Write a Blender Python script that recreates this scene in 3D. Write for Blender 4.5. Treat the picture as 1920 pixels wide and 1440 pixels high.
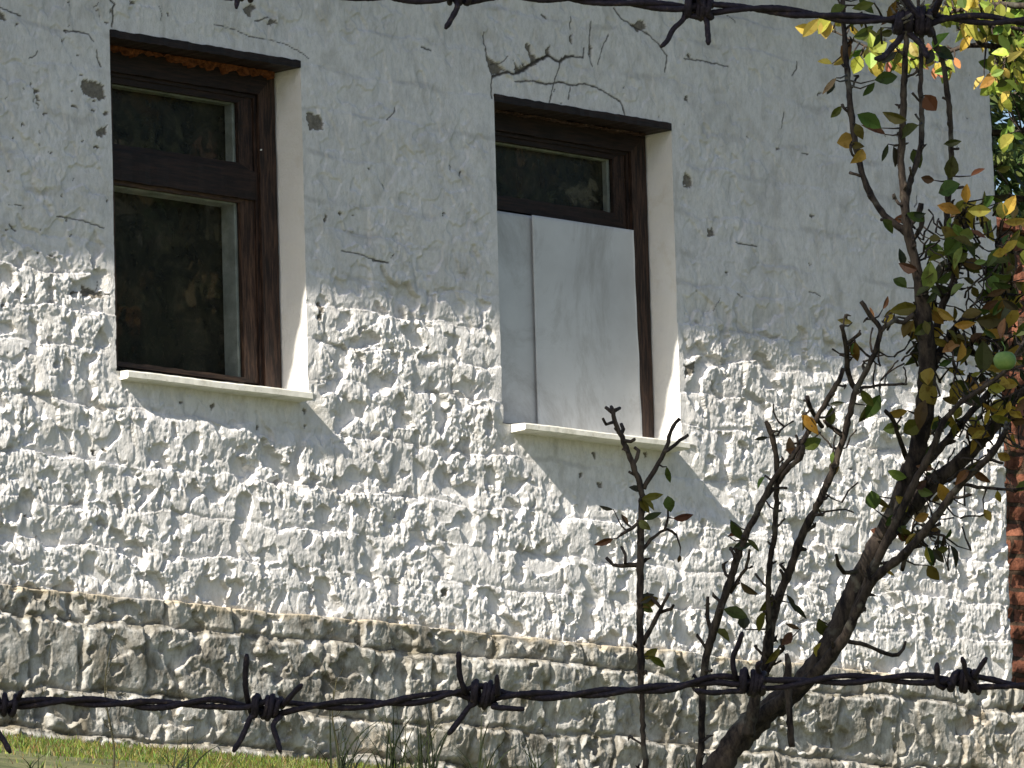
import bpy, math, random
import numpy as np
from mathutils import Vector, Matrix
R = math.radians
random.seed(7); rng = np.random.RandomState(7)
sc = bpy.context.scene
for o in list(bpy.data.objects): bpy.data.objects.remove(o)

# ------------------------------------------------------------ camera
YAW, PIT, ROL = 0.7569, 0.1516, -0.0286
CAM = np.array([-21.6754, -22.4308, -4.851]); F = 16407.7
FW = np.array([math.cos(YAW)*math.cos(PIT), math.sin(YAW)*math.cos(PIT), math.sin(PIT)])
r_ = np.array([math.sin(YAW), -math.cos(YAW), 0.0]); u_ = np.cross(r_, FW)
RT = r_*math.cos(ROL) + u_*math.sin(ROL); UP = -r_*math.sin(ROL) + u_*math.cos(ROL)
cam = bpy.data.cameras.new("camera"); co = bpy.data.objects.new("camera", cam); sc.collection.objects.link(co)
cam.sensor_width = 36; cam.lens = 36*F/1920; cam.clip_end = 2000; cam.clip_start = 0.1
M = Matrix([[RT[0], UP[0], -FW[0], CAM[0]], [RT[1], UP[1], -FW[1], CAM[1]], [RT[2], UP[2], -FW[2], CAM[2]], [0, 0, 0, 1]])
co.matrix_world = M; sc.camera = co

# ------------------------------------------------------------ light
SUN = Vector((4.4, 1.0, -3.3)).normalized()
SUN_EL = math.asin(-SUN.z)
world = bpy.data.worlds.new("World"); sc.world = world; world.use_nodes = True
wn = world.node_tree.nodes; bg = wn["Background"]
sky = wn.new("ShaderNodeTexSky"); sky.sky_type = 'NISHITA'; sky.sun_disc = False
sky.sun_elevation = SUN_EL
sky.sun_rotation = math.atan2(-SUN.x, -SUN.y)
sky.air_density = 1.0; sky.dust_density = 1.2; sky.ozone_density = 1.0
bg.inputs[1].default_value = 0.068
world.node_tree.links.new(sky.outputs[0], bg.inputs[0])
sl = bpy.data.lights.new("sun", 'SUN'); sl.energy = 5.0; sl.angle = R(0.5); sl.color = (1.0, 0.92, 0.78)
so = bpy.data.objects.new("sun", sl); sc.collection.objects.link(so)
so.rotation_euler = SUN.to_track_quat('-Z', 'Y').to_euler(); so.location = (-10, -5, 12)
vs = sc.view_settings; vs.view_transform = 'Standard'; vs.look = 'None'; vs.gamma = 1; vs.exposure = 0.95
try: vs.use_curve_mapping = False
except Exception: pass

# ------------------------------------------------------------ helpers
def ray(px, py): return FW + RT*(px-960)/F - UP*(py-720)/F
def at(px, py, t): return CAM + ray(px, py)*t
def wl(px, py, Y=0.0):
    d = ray(px, py); t = (Y-CAM[1])/d[1]; p = CAM + d*t; return p[0], p[2]
def tag(o, label=None, cat=None, group=None, kind=None):
    if label: o["label"] = label
    if cat: o["category"] = cat
    if group: o["group"] = group
    if kind: o["kind"] = kind
    return o
def empty(name, loc, label=None, cat=None, group=None):
    o = bpy.data.objects.new(name, None); sc.collection.objects.link(o); o.location = tuple(loc)
    o.empty_display_size = .1
    return tag(o, label, cat, group)
def link(name, me, mat=None, parent=None, smooth=False):
    if mat: me.materials.append(mat)
    o = bpy.data.objects.new(name, me); sc.collection.objects.link(o)
    if smooth: me.polygons.foreach_set('use_smooth', np.ones(len(me.polygons), bool))
    if parent:
        o.parent = parent
        q = parent; off = Vector((0, 0, 0))
        while q: off += q.location; q = q.parent
        o.location = -off
    return o
class MB:
    def __init__(s): s.v = []; s.f = []; s.c = []
    def add(s, V, Fs, col=None):
        n = len(s.v); s.v += [tuple(p) for p in V]; s.f += [tuple(i+n for i in f) for f in Fs]
        if col is not None: s.c += [col]*len(V)
    def box(s, x0, x1, y0, y1, z0, z1, b=0.004, jit=0.0):
        # chamfered box: octagonal cross loops on the three axes
        X, Y, Z = (x0, x1), (y0, y1), (z0, z1)
        b = min(b, (x1-x0)*.3, (y1-y0)*.3, (z1-z0)*.3)
        V = []; idx = {}
        for i in (0, 1):
            for j in (0, 1):
                for k in (0, 1):
                    sx, sy, sz = (1-2*i), (1-2*j), (1-2*k)
                    for a, d in enumerate(((0, b, b), (b, 0, b), (b, b, 0))):
                        idx[(i, j, k, a)] = len(V)
                        q = [X[i]+sx*d[0], Y[j]+sy*d[1], Z[k]+sz*d[2]]
                        if jit: q = [c+random.uniform(-jit, jit) for c in q]
                        V.append(q)
        Fs = []
        g = lambda i, j, k, a: idx[(i, j, k, a)]
        for i in (0, 1):
            f = [g(i, 0, 0, 0), g(i, 1, 0, 0), g(i, 1, 1, 0), g(i, 0, 1, 0)]; Fs.append(f if i else f[::-1])
            f = [g(0, i, 0, 1), g(1, i, 0, 1), g(1, i, 1, 1), g(0, i, 1, 1)]; Fs.append(f[::-1] if i else f)
            f = [g(0, 0, i, 2), g(1, 0, i, 2), g(1, 1, i, 2), g(0, 1, i, 2)]; Fs.append(f if i else f[::-1])
        for j in (0, 1):
            for k in (0, 1):
                Fs.append([g(0, j, k, 1), g(1, j, k, 1), g(1, j, k, 2), g(0, j, k, 2)])
                Fs.append([g(j, 0, k, 0), g(j, 1, k, 0), g(j, 1, k, 2), g(j, 0, k, 2)])
                Fs.append([g(j, k, 0, 0), g(j, k, 1, 0), g(j, k, 1, 1), g(j, k, 0, 1)])
        for i in (0, 1):
            for j in (0, 1):
                for k in (0, 1): Fs.append([g(i, j, k, 0), g(i, j, k, 1), g(i, j, k, 2)])
        s.add(V, Fs)
    def tube(s, pts, rad, n=8, cap=True, rough=0.0, twist=0.0):
        P = [Vector(p) for p in pts]; N = len(P)
        if not hasattr(rad, '__len__'): rad = [rad]*N
        t0 = (P[1]-P[0]).normalized(); a = t0.orthogonal().normalized()
        V = []; prev = t0
        for i in range(N):
            t = (P[min(i+1, N-1)]-P[max(i-1, 0)])
            t = t.normalized() if t.length > 1e-9 else prev
            q = prev.rotation_difference(t); a = q @ a; a = (a - t*a.dot(t)).normalized(); b = t.cross(a); prev = t
            for k in range(n):
                an = 2*math.pi*k/n + twist*i
                rr = rad[i]*(1+random.uniform(-rough, rough))
                V.append(P[i] + (a*math.cos(an)+b*math.sin(an))*rr)
        Fs = [(i*n+k, i*n+(k+1) % n, (i+1)*n+(k+1) % n, (i+1)*n+k) for i in range(N-1) for k in range(n)]
        if cap: Fs += [tuple(range(n))[::-1], tuple((N-1)*n+k for k in range(n))]
        s.add(V, Fs)
    def build(s, name, mat, parent=None, smooth=False):
        me = bpy.data.meshes.new(name); me.from_pydata([tuple(p) for p in s.v], [], s.f); me.update()
        if s.c:
            at_ = me.color_attributes.new("tint", 'FLOAT_COLOR', 'POINT')
            at_.data.foreach_set('color', np.array([tuple(c)+(1,) for c in s.c], np.float32).ravel())
        return link(name, me, mat, parent, smooth)
def spline(pts, step):
    """Catmull-Rom through N-d points, resampled roughly every `step` in the first two dims"""
    P = [np.array(p, float) for p in pts]
    P = [2*P[0]-P[1]] + P + [2*P[-1]-P[-2]]
    out = []
    for i in range(1, len(P)-2):
        a, b, c, d = P[i-1:i+3]; n = max(1, int(np.linalg.norm((c-b)[:2])/step))
        for k in range(n):
            t = k/n
            out.append(.5*((2*b)+(c-a)*t+(2*a-5*b+4*c-d)*t*t+(3*b-a-3*c+d)*t**3))
    out.append(P[-2]); return out

# numpy gradient noise
_G = rng.randn(256, 256, 2); _G /= np.linalg.norm(_G, axis=2, keepdims=True)
def pn(x, y, s=0):
    x = x + s*17.31; y = y + s*9.77
    xi = np.floor(x).astype(int); yi = np.floor(y).astype(int); xf = x-xi; yf = y-yi
    u = xf*xf*xf*(xf*(xf*6-15)+10); v = yf*yf*yf*(yf*(yf*6-15)+10)
    def g(i, j):
        q = _G[(xi+i) & 255, (yi+j) & 255]; return q[..., 0]*(xf-i)+q[..., 1]*(yf-j)
    a = g(0, 0); b = g(1, 0); c = g(0, 1); d = g(1, 1)
    return (a+(b-a)*u + ((c+(d-c)*u)-(a+(b-a)*u))*v)*1.5
_W = rng.rand(256, 256, 4)
def worley(x, y, s=0):
    # distance to nearest jittered point, distance gap to the second nearest, random values of the nearest cell
    xi = np.floor(x).astype(int); yi = np.floor(y).astype(int); f1 = np.full(x.shape, 9.); f2 = np.full(x.shape, 9.); q = np.zeros(x.shape+(3,))
    for i in (-1, 0, 1):
        for j in (-1, 0, 1):
            c = _W[(xi+i+s*31) & 255, (yi+j+s*57) & 255]; dx = xi+i+c[..., 0]-x; dy = yi+j+c[..., 1]-y; d = np.hypot(dx, dy)
            m = d < f1; f2 = np.where(m, f1, np.minimum(f2, d)); f1 = np.where(m, d, f1)
            for k, v in enumerate((c[..., 2], c[..., 3], (c[..., 2]*7.3+c[..., 3]*3.1) % 1)): q[..., k] = np.where(m, v, q[..., k])
    return f1, f2-f1, q
def ss(a, b, x):
    t = np.clip((x-a)/(b-a), 0, 1); return t*t*(3-2*t)

# ------------------------------------------------------------ materials
def mat(name, base=(.5, .5, .5), rough=.8, spec=.3, metal=0):
    m = bpy.data.materials.new(name); m.use_nodes = True
    b = m.node_tree.nodes["Principled BSDF"]
    b.inputs["Base Color"].default_value = (*base, 1); b.inputs["Roughness"].default_value = rough
    b.inputs["Specular IOR Level"].default_value = spec; b.inputs["Metallic"].default_value = metal
    return m
class NT:
    def __init__(s, m): s.m = m; s.n = m.node_tree.nodes; s.l = m.node_tree.links; s.b = s.n["Principled BSDF"]
    def node(s, t, **kw):
        x = s.n.new(t)
        for k, v in kw.items():
            if k in x.inputs.keys(): x.inputs[k].default_value = v
            else: setattr(x, k, v)
        return x
    def coord(s, scale=(1, 1, 1)):
        tc = s.n.new("ShaderNodeTexCoord"); mp = s.n.new("ShaderNodeMapping"); mp.inputs["Scale"].default_value = scale
        s.l.new(tc.outputs["Object"], mp.inputs[0]); return mp.outputs[0]
    def noise(s, scale, detail=4, rough=.55, co=None, dist=0):
        x = s.node("ShaderNodeTexNoise", Scale=scale, Detail=detail, Roughness=rough, Distortion=dist)
        s.l.new(co if co is not None else s.coord(), x.inputs["Vector"]); return x.outputs["Fac"]
    def ramp(s, fac, stops):
        x = s.n.new("ShaderNodeValToRGB"); s.l.new(fac, x.inputs[0]); e = x.color_ramp.elements
        while len(e) < len(stops): e.new(.5)
        for q, (p, c) in zip(e, stops):
            q.position = p; q.color = (*c, 1) if hasattr(c, '__len__') else (c, c, c, 1)
        return x.outputs[0]
    def mix(s, fac, a, b, mode='MIX'):
        x = s.n.new("ShaderNodeMix"); x.data_type = 'RGBA'; x.blend_type = mode
        if hasattr(fac, 'default_value') or not isinstance(fac, (int, float)): s.l.new(fac, x.inputs[0])
        else: x.inputs[0].default_value = fac
        for k, q in ((6, a), (7, b)):
            if isinstance(q, tuple): x.inputs[k].default_value = (*q, 1)
            else: s.l.new(q, x.inputs[k])
        return x.outputs[2]
    def attr(s, name, out="Fac"):
        x = s.n.new("ShaderNodeAttribute"); x.attribute_name = name; return x.outputs[out]
    def color(s, c): s.l.new(c, s.b.inputs["Base Color"])
    def bump(s, h, dist=.002, strength=1, prev=None):
        x = s.n.new("ShaderNodeBump"); x.inputs["Distance"].default_value = dist; x.inputs["Strength"].default_value = strength
        s.l.new(h, x.inputs["Height"])
        if prev is not None: s.l.new(prev, x.inputs["Normal"])
        s.l.new(x.outputs[0], s.b.inputs["Normal"]); return x.outputs[0]

def m_whitewash():
    m = mat("whitewash", (.8, .8, .78), .85, .2); t = NT(m)
    big = t.ramp(t.noise(2.2, 5, .6), [(.3, (.71, .70, .712)), (.62, (.80, .79, .803))])
    streak = t.ramp(t.noise(14, 5, .65, t.coord((1, 1, .45))), [(.30, (.80, .79, .77)), (.52, (1, 1, 1))])
    c = t.mix(.8, big, streak, 'MULTIPLY')
    fine = t.ramp(t.noise(48, 5, .7, t.coord((1, 1, .6))), [(.34, (.80, .805, .80)), (.56, (1, 1, 1))])
    c = t.mix(.8, c, fine, 'MULTIPLY')
    c = t.mix(t.attr("soft_lit_white"), c, (.91, .90, .885))  # whiter smooth reveal paint, lightened to carry soft bounced light
    ochre = t.ramp(t.noise(5.5, 6, .7), [(.58, 0.0), (.78, .5)])
    c = t.mix(ochre, c, (.62, .55, .42))
    grime = t.attr("grime"); c = t.mix(grime, c, (.36, .345, .32))
    chipn = t.ramp(t.noise(60, 4, .6), [(.3, (.13, .12, .105)), (.7, (.26, .235, .20))])
    c = t.mix(t.attr("chip"), c, chipn)
    c = t.mix(t.attr("crack"), c, (.075, .068, .06))
    t.color(c)
    p = t.bump(t.noise(130, 4, .7, t.coord((1, 1, .6))), .0042, 1.0)
    t.bump(t.noise(380, 2, .5), .0010, .8, p)
    return m
def m_plinth():
    m = mat("limewashed_stone", (.5, .48, .44), .9, .2); t = NT(m)
    stone = t.ramp(t.attr("stone"), [(0, (.22, .21, .19)), (.35, (.34, .325, .30)), (.7, (.46, .45, .43)), (1, (.50, .44, .36))])
    lime = t.ramp(t.noise(6, 7, .72), [(.42, 0.0), (.56, 1.0)])
    c = t.mix(lime, stone, (.53, .525, .515))
    dirt = t.ramp(t.noise(22, 5, .7, t.coord((1, 1, .5))), [(.32, (.36, .33, .28)), (.56, (1, 1, 1))])
    c = t.mix(.85, c, dirt, 'MULTIPLY')
    c = t.mix(t.attr("grime"), c, (.17, .15, .11))
    c = t.mix(t.attr("chip"), c, (.44, .38, .29))
    c = t.mix(t.attr("crack"), c, (.07, .06, .045))
    t.color(c); p = t.bump(t.noise(110, 4, .65), .003, .9); t.bump(t.noise(400, 2, .5), .0008, .6, p)
    return m
def m_wood(dark=(.0085, .0045, .004), light=(.050, .024, .016), nm="old_brown_wood", lo=.42, hi=.8, sc_=(3, 3, .25)):
    m = mat(nm, dark, .6, .3); t = NT(m)
    g = t.noise(30, 5, .7, t.coord(sc_))
    t.color(t.ramp(g, [(lo, dark), (hi, light)])); t.bump(g, .002, .8); return m
def m_sheet():
    m = mat("painted_sheet", (.7, .7, .7), .45, .4); t = NT(m)
    a = t.ramp(t.noise(3.5, 5, .6), [(.3, (.53, .535, .55)), (.6, (.63, .64, .66))])
    stain = t.ramp(t.noise(2.6, 9, .78, t.coord((1, 1, .55)), dist=.8), [(.46, 0.0), (.66, .8)])
    c = t.mix(stain, a, (.33, .32, .31))
    edge = t.ramp(t.noise(26, 8, .8, dist=1.0), [(.66, 0.0), (.72, .8)])
    c = t.mix(edge, c, (.25, .22, .20)); t.color(c); t.bump(t.noise(6, 3), .004, .4); return m
def m_sill():
    m = mat("sill_paint", (.72, .72, .66), .7, .3); t = NT(m)
    c = t.ramp(t.noise(12, 6, .7), [(.3, (.50, .49, .43)), (.5, (.72, .71, .66)), (.7, (.80, .79, .75))])
    c = t.mix(t.ramp(t.noise(38, 6, .8), [(.58, 0.0), (.70, .7)]), c, (.30, .27, .21))
    tc = t.n.new("ShaderNodeAttribute"); tc.attribute_name = "crack"
    t.color(c); t.bump(t.noise(90, 3), .001, .6); return m
def m_glass():
    m = bpy.data.materials.new("old_window_glass"); m.use_nodes = True; n = m.node_tree.nodes; l = m.node_tree.links; n.clear()
    out = n.new("ShaderNodeOutputMaterial"); tr = n.new("ShaderNodeBsdfTransparent"); tr.inputs[0].default_value = (.9, .93, .92, 1)
    gl = n.new("ShaderNodeBsdfGlossy"); gl.inputs["Roughness"].default_value = .03
    lw = n.new("ShaderNodeLayerWeight"); lw.inputs[0].default_value = .5; pw = n.new("ShaderNodeMath"); pw.operation = 'POWER'; pw.inputs[1].default_value = 4.0; l.new(lw.outputs["Facing"], pw.inputs[0])
    fr = n.new("ShaderNodeMath"); fr.operation = 'MULTIPLY_ADD'; fr.inputs[1].default_value = .7; fr.inputs[2].default_value = .045; l.new(pw.outputs[0], fr.inputs[0])
    nz = n.new("ShaderNodeTexNoise"); nz.inputs["Scale"].default_value = 6; tc = n.new("ShaderNodeTexCoord")
    l.new(tc.outputs["Object"], nz.inputs["Vector"]); bp = n.new("ShaderNodeBump"); bp.inputs["Distance"].default_value = .0012
    l.new(nz.outputs["Fac"], bp.inputs["Height"]); l.new(bp.outputs[0], gl.inputs["Normal"])
    mx = n.new("ShaderNodeMixShader"); l.new(fr.outputs[0], mx.inputs[0]); l.new(tr.outputs[0], mx.inputs[1]); l.new(gl.outputs[0], mx.inputs[2])
    l.new(mx.outputs[0], out.inputs[0]); return m
def m_innerglass():
    m = mat("inner_glass_dirt_reflection", (.02, .02, .018), .25, .4); t = NT(m)  # dirty glass; its brown speckle paints in the reflection of trees
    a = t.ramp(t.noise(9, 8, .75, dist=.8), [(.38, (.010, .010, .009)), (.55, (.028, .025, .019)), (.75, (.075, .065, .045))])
    speckle = t.ramp(t.noise(70, 3, .7), [(.60, 0.0), (.75, .7)])
    c = t.mix(speckle, a, (.10, .085, .055)); t.color(c); return m
def m_bark(name="bark", a=(.012, .009, .010), b=(.10, .078, .062), c3=(.15, .145, .12)):
    m = mat(name, a, .85, .2); t = NT(m)
    g = t.noise(45, 6, .7, t.coord((1, 1, .35)))
    c = t.ramp(g, [(.38, a), (.68, b)])
    li = t.ramp(t.noise(16, 4, .6), [(.58, 0.0), (.68, .6)]); t.color(t.mix(li, c, c3)); t.bump(g, .004, .9); return m
def m_leaf(name="leaf", trans=.35, rough=.5):
    m = mat(name, (.1, .1, .02), rough, .35); t = NT(m)
    col = t.attr("tint", "Color")
    sp = t.ramp(t.noise(55, 4, .7), [(.32, (.45, .34, .22)), (.48, (1, 1, 1))])
    c = t.mix(.8, col, sp, 'MULTIPLY'); t.color(c)
    tr = t.n.new("ShaderNodeBsdfTranslucent"); t.l.new(c, tr.inputs[0])
    mx = t.n.new("ShaderNodeMixShader"); mx.inputs[0].default_value = trans
    out = t.n["Material Output"]; t.l.new(t.b.outputs[0], mx.inputs[1]); t.l.new(tr.outputs[0], mx.inputs[2]); t.l.new(mx.outputs[0], out.inputs[0])
    return m
def m_wire():
    m = mat("weathered_wire", (.03, .026, .032), .68, .35, .2); t = NT(m)
    g = t.noise(350, 5, .7)
    t.color(t.ramp(g, [(.35, (.009, .006, .012)), (.58, (.030, .022, .034)), (.72, (.10, .07, .05))])); t.bump(g, .0006, 1.0); return m
def m_simple(name, a, b, scale=8, rough=.9, bd=.01, detail=6):
    m = mat(name, a, rough, .2); t = NT(m); g = t.noise(scale, detail, .65); t.color(t.ramp(g, [(.35, a), (.68, b)])); t.bump(g, bd, .8); return m

WW = m_whitewash(); PL = m_plinth(); WOOD = m_wood(light=(.085, .045, .03), hi=.70); SHEET = m_sheet(); SILL = m_sill(); GLASS = m_glass(); DGL = m_innerglass()
WOODL = m_wood((.018, .009, .006), (.13, .07, .045), "weathered_sash_wood", .42, .74)
WOODH = m_wood((.0085, .0045, .004), (.045, .022, .015), "old_brown_rail_wood", .42, .8, (.25, 3, 3))
WOODLH = m_wood((.02, .011, .008), (.14, .08, .05), "weathered_rail_wood", .42, .74, (.25, 3, 3))
BARK = m_bark(); LEAF = m_leaf(); WIRE = m_wire()

# ------------------------------------------------------------ wall relief
W1 = (0.0, 0.98, 0.0, 1.25)
W2x0, W2x1 = 2.0152, 2.0152+0.9952
W2 = (W2x0, W2x1, -0.015, 1.245)
ZP = -0.8255; XE = 4.966; ZG = -1.365; ZTOP = 2.48
def layout(seed, z0, z1, hmin, hmax, wmin, wmax, x0=-7, x1=6):
    r = np.random.RandomState(seed); zs = [z0]; rows = []
    while zs[-1] < z1: zs.append(zs[-1]+r.uniform(hmin, hmax))
    for _ in zs:
        xs = [x0]
        while xs[-1] < x1: xs.append(xs[-1]+r.uniform(wmin, wmax))
        rows.append((np.array(xs), r.rand(len(xs)+1, 4)))
    return np.array(zs), rows
def stones(L, x, z):
    zs, rows = L; ri = np.clip(np.searchsorted(zs, z)-1, 0, len(zs)-2)
    d = np.zeros_like(x); q = np.zeros(x.shape+(4,)); lx = np.zeros_like(x)
    for k in range(len(zs)-1):
        m = ri == k
        if not m.any(): continue
        xs, rnd = rows[k]; i = np.clip(np.searchsorted(xs, x[m])-1, 0, len(xs)-2)
        dx = np.minimum(x[m]-xs[i], xs[i+1]-x[m]); dz = np.minimum(z[m]-zs[k], zs[k+1]-z[m])
        d[m] = np.minimum(dx, dz); q[m] = rnd[i]; lx[m] = (x[m]-xs[i])/(xs[i+1]-xs[i])-.5
    lz = (z-zs[ri])/(zs[ri+1]-zs[ri])-.5
    return d, q, lx, lz
L1 = layout(3, -1.0, 3.0, .12, .21, .12, .42); L2 = layout(5, -1.75, -.55, .13, .27, .16, .5)
def rect_d(x, z, w):
    dx = np.maximum(np.maximum(w[0]-x, x-w[1]), 0); dz = np.maximum(np.maximum(w[2]-z, z-w[3]), 0)
    return np.hypot(dx, dz)
def relief(x, z, plinth=False):
    wx = x + .025*pn(x/.15, z/.15, 1) + .008*pn(x/.04, z/.04, 2); wz = z + .022*pn(x/.22, z/.12, 3) + .006*pn(x/.04, z/.04, 4)
    d, q, lx, lz = stones(L2 if plinth else L1, wx, wz)
    a = 1.35 if plinth else 1.0
    big = .009*pn(x/.75, z/.6, 5)
    st = (.012*(q[..., 0]-.5) + .012*(q[..., 1]-.5)*lx + .020*(q[..., 2]+.1)*lz)*a
    joint = -(.006 if plinth else .003)*a*(1-ss(.004, .022, d))
    # broken faces: plateaus at different heights with fairly sharp, ragged edges
    rx = x+.020*pn(x/.05, z/.05, 14)+.006*pn(x/.017, z/.02, 15); rz = z+.020*pn(x/.05, z/.06, 16)+.006*pn(x/.017, z/.02, 17)
    f1, g1, c1 = worley(rx/.115, rz/.085, 1); e1 = ss(0, .45, g1)
    rub = (.0060*(c1[..., 0]-.5)+.002*(1-f1))*e1
    f2, g2, c2 = worley(rx/.052, rz/.048, 2); rub2 = (.0026*(c2[..., 0]-.45))*ss(0, .3, g2)
    p1 = ss(.27, .335, pn(rx/.13, rz/.12, 18)+.16*pn(x/.045, z/.05, 23)); p1 = np.maximum(p1, ss(.36, .42, pn(rx/.075, rz/.085, 25)+.1*pn(x/.03, z/.03, 26))); p2 = ss(.30, .42, pn(rx/.07, rz/.055, 19)); inpit = np.clip(p1+.8*p2, 0, 1)
    pit = (-.024*p1-.006*p2)*(1-.55*ss(.35, .75, z))
    l1 = .0050*pn(x/.075, z/.085, 6)+rub+rub2+pit
    f3, g3, c3 = worley(wx/.0185, wz/.025, 3); l2 = .0034*c3[..., 0]*np.clip(1-(f3*1.35)**2, 0, 1)
    f4, g4, c4 = worley(wx/.0105, wz/.0145, 4); l3 = .0044*c4[..., 1]*np.clip(1-(f4*1.25)**2, 0, 1)*ss(-.7, .1, pn(x/.08, z/.08, 20))
    l4 = .0016*pn(x/.0125, z/.022, 9)+.0036*pn(x/.026, z/.085, 8)*ss(-.1, .5, pn(x/.3, z/.14, 21))
    if plinth: l2, l3, l4, joint = l2*.6, l3*.7, l4*.8, joint*1.5
    l2, l3, l4 = l2*(1-.6*inpit), l3*(1-.8*inpit), l4*(1-.5*inpit)
    st = st*(.35+.8*ss(-.25, .35, pn(x/.5, z/.3, 22)))*(1.5 if plinth else .95)
    up = ss(.35, .75, z)
    rough = (1-.50*up) * (1-.35*ss(3.1, 3.7, x)*up)
    patch = .72+.75*pn(x/.33, z/.25, 10)
    rough = rough*np.clip(patch, .42, 1.15)
    stf = (1-.75*up)
    edge = np.ones_like(x); fields = np.zeros_like(x)
    if not plinth:
        for w in (W1, W2):
            dd = rect_d(x, z, w); edge *= .10+.90*ss(.018, .075, dd + .012*pn(x/.06, z/.06, 12))
            # smooth plaster field below the sill, recessed and slanted to hold its cast shadow solid
            u = (x-w[0]+.0)/(w[1]-w[0]); zz = w[2]-z
            dp = .15 if w is W1 else .25
            u = u-.9*np.clip(zz, 0, 1)
            fld = ss(-.06, .04, u)*(1-ss(.98, 1.08, u))*ss(-.01, .01, zz)*(1-ss(dp-.03, dp+.05, zz+.02*pn(x/.1, z/.1, 13)))
            edge *= 1-.80*fld; fields = fields+fld
    h = (big + st*stf + joint*stf)*(.25+.75*edge) + (l1+l2+l3+l4)*rough*edge - .013*np.clip(fields, 0, 1)
    # a band of smoother lumps near the house corner
    return h, d, q
def seg_d(x, z, a, b):
    a = np.array(a); b = np.array(b); v = b-a; t = np.clip(((x-a[0])*v[0]+(z-a[1])*v[1])/max(v@v, 1e-12), 0, 1)
    return np.hypot(x-(a[0]+t*v[0]), z-(a[1]+t*v[1]))
def inpoly(x, z, P):
    ins = np.zeros(x.shape, bool); n = len(P)
    for i in range(n):
        x1, z1 = P[i]; x2, z2 = P[(i+1) % n]
        c = ((z1 > z) != (z2 > z)) & (x < (x2-x1)*(z-z1)/((z2-z1) or 1e-9)+x1); ins ^= c
    return ins
CR = [([(965,153),(1000,152),(1025,158),(1050,153),(1075,160),(1095,157),(1120,165),(1150,182),(1165,190),(1172,215)], 2.2),
 ([(1052,108),(1045,135),(1040,150),(1030,195)], 2), ([(1070,163),(1066,185)], 1.6), ([(922,183),(921,160),(922,145),(912,110),(908,60)], 2.2),
 ([(925,143),(950,135),(962,140),(985,130),(1000,118),(1028,104),(1048,117),(1060,107),(1075,105)], 4), ([(1048,115),(1060,105),(1092,108),(1094,90)], 2.2),
 ([(1150,15),(1165,35),(1195,52),(1215,65),(1235,85),(1248,105),(1245,135)], 2.0), ([(0,12),(20,22),(42,30)], 2), ([(120,58),(150,60),(165,65),(175,78)], 1.8),
 ([(210,50),(212,30),(209,18),(213,8),(205,0)], 2.4), ([(180,95),(184,112),(190,125)], 2), ([(1280,110),(1320,115),(1365,125)], 1.5), ([(1495,115),(1493,130),(1485,142)], 1.7),
 ([(1108,40),(1105,70),(1103,100),(1110,125)], 1.5), ([(1070,30),(1070,55)], 1.5), ([(1140,65),(1128,90),(1120,120)], 1.4), ([(1470,210),(1467,230),(1466,240)], 1.6),
 ([(790,88),(810,95)], 2.5), ([(108,405),(150,412),(195,428)], 1.4), ([(20,420),(35,432)], 2), ([(860,330),(864,322)], 2.5), ([(540,300),(555,318)], 1.2),
 ([(400,45),(440,55),(470,68),(530,80),(560,95),(580,110)], .7), ([(1018,27),(1025,35)], 2.5), ([(1380,455),(1420,462)], 1.6), ([(480,40),(505,32)], 1.6),
 ([(640,470),(680,478),(720,492)], 1.3), ([(700,488),(730,492)], 2.0)]
CH = [[(911,100),(920,112),(948,130),(935,138),(922,143),(916,125)], [(985,80),(992,82),(998,100),(1008,110),(1022,105),(1020,92),(1030,86),(1030,106),(1012,114),(1000,122),(985,132),(965,138),(962,115),(972,126),(995,117),(988,95)],
 [(1183,45),(1205,38),(1212,52),(1195,60)], [(150,150),(172,152),(196,160),(197,187),(170,183),(152,172)], [(573,215),(600,213),(604,228),(608,243),(582,245)],
 [(1281,325),(1290,327),(1297,333),(1297,352),(1282,350)], [(1325,430),(1335,428),(1342,440),(1328,445)], [(456,20),(462,8),(478,8),(480,15),(472,30),(460,26)], [(505,48),(510,32),(520,40),(512,44)],
 [(0,18),(12,28),(15,40),(0,35)], [(178,247),(200,235),(200,250),(190,258),(180,256)], [(595,570),(603,568),(605,580),(600,605),(597,600)], [(607,403),(613,405),(611,418),(607,412)],
 [(1068,68),(1074,64),(1072,80),(1066,76)], [(1104,86),(1108,88),(1107,105),(1103,100)], [(62,168),(72,168),(74,174),(64,174)], [(66,180),(76,186),(72,193)],
 [(825,1105),(838,1103),(838,1118),(826,1118)], [(1283,685),(1300,680),(1305,700),(1283,705)], [(239,4),(250,2),(258,8),(246,10)], [(160,555),(160,530),(168,540),(190,545),(197,560)]]
crr = random.Random(21)
for _ in range(34):      # fine short cracks over the upper plaster
    x = crr.uniform(0, 1860); y = crr.uniform(0, 560)
    if 195 < x < 590 and y > 40 or 900 < x < 1290 and y > 160: continue
    a = crr.choice([0, .2, 1.5, -1.3, .9]) + crr.uniform(-.4, .4); P = [(x, y)]
    for k in range(crr.randint(2, 5)):
        a += crr.uniform(-.7, .7); s = crr.uniform(3, 9); P.append((P[-1][0]+math.cos(a)*s, P[-1][1]+math.sin(a)*s))
    CR.append((P, crr.uniform(.5, 1.3)))
for _ in range(120):       # little fallen flakes
    x = crr.uniform(0, 1860); y = crr.uniform(0, 560) if crr.random() < .8 else crr.uniform(560, 1100)
    if crr.random() < .4: x = crr.uniform(0, 210)
    s = crr.uniform(1.5, 5); CH.append([(x+s*crr.uniform(.5, 1.3)*math.cos(k*1.256), y+s*crr.uniform(.4, 1)*math.sin(k*1.256)) for k in range(5)])
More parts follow.
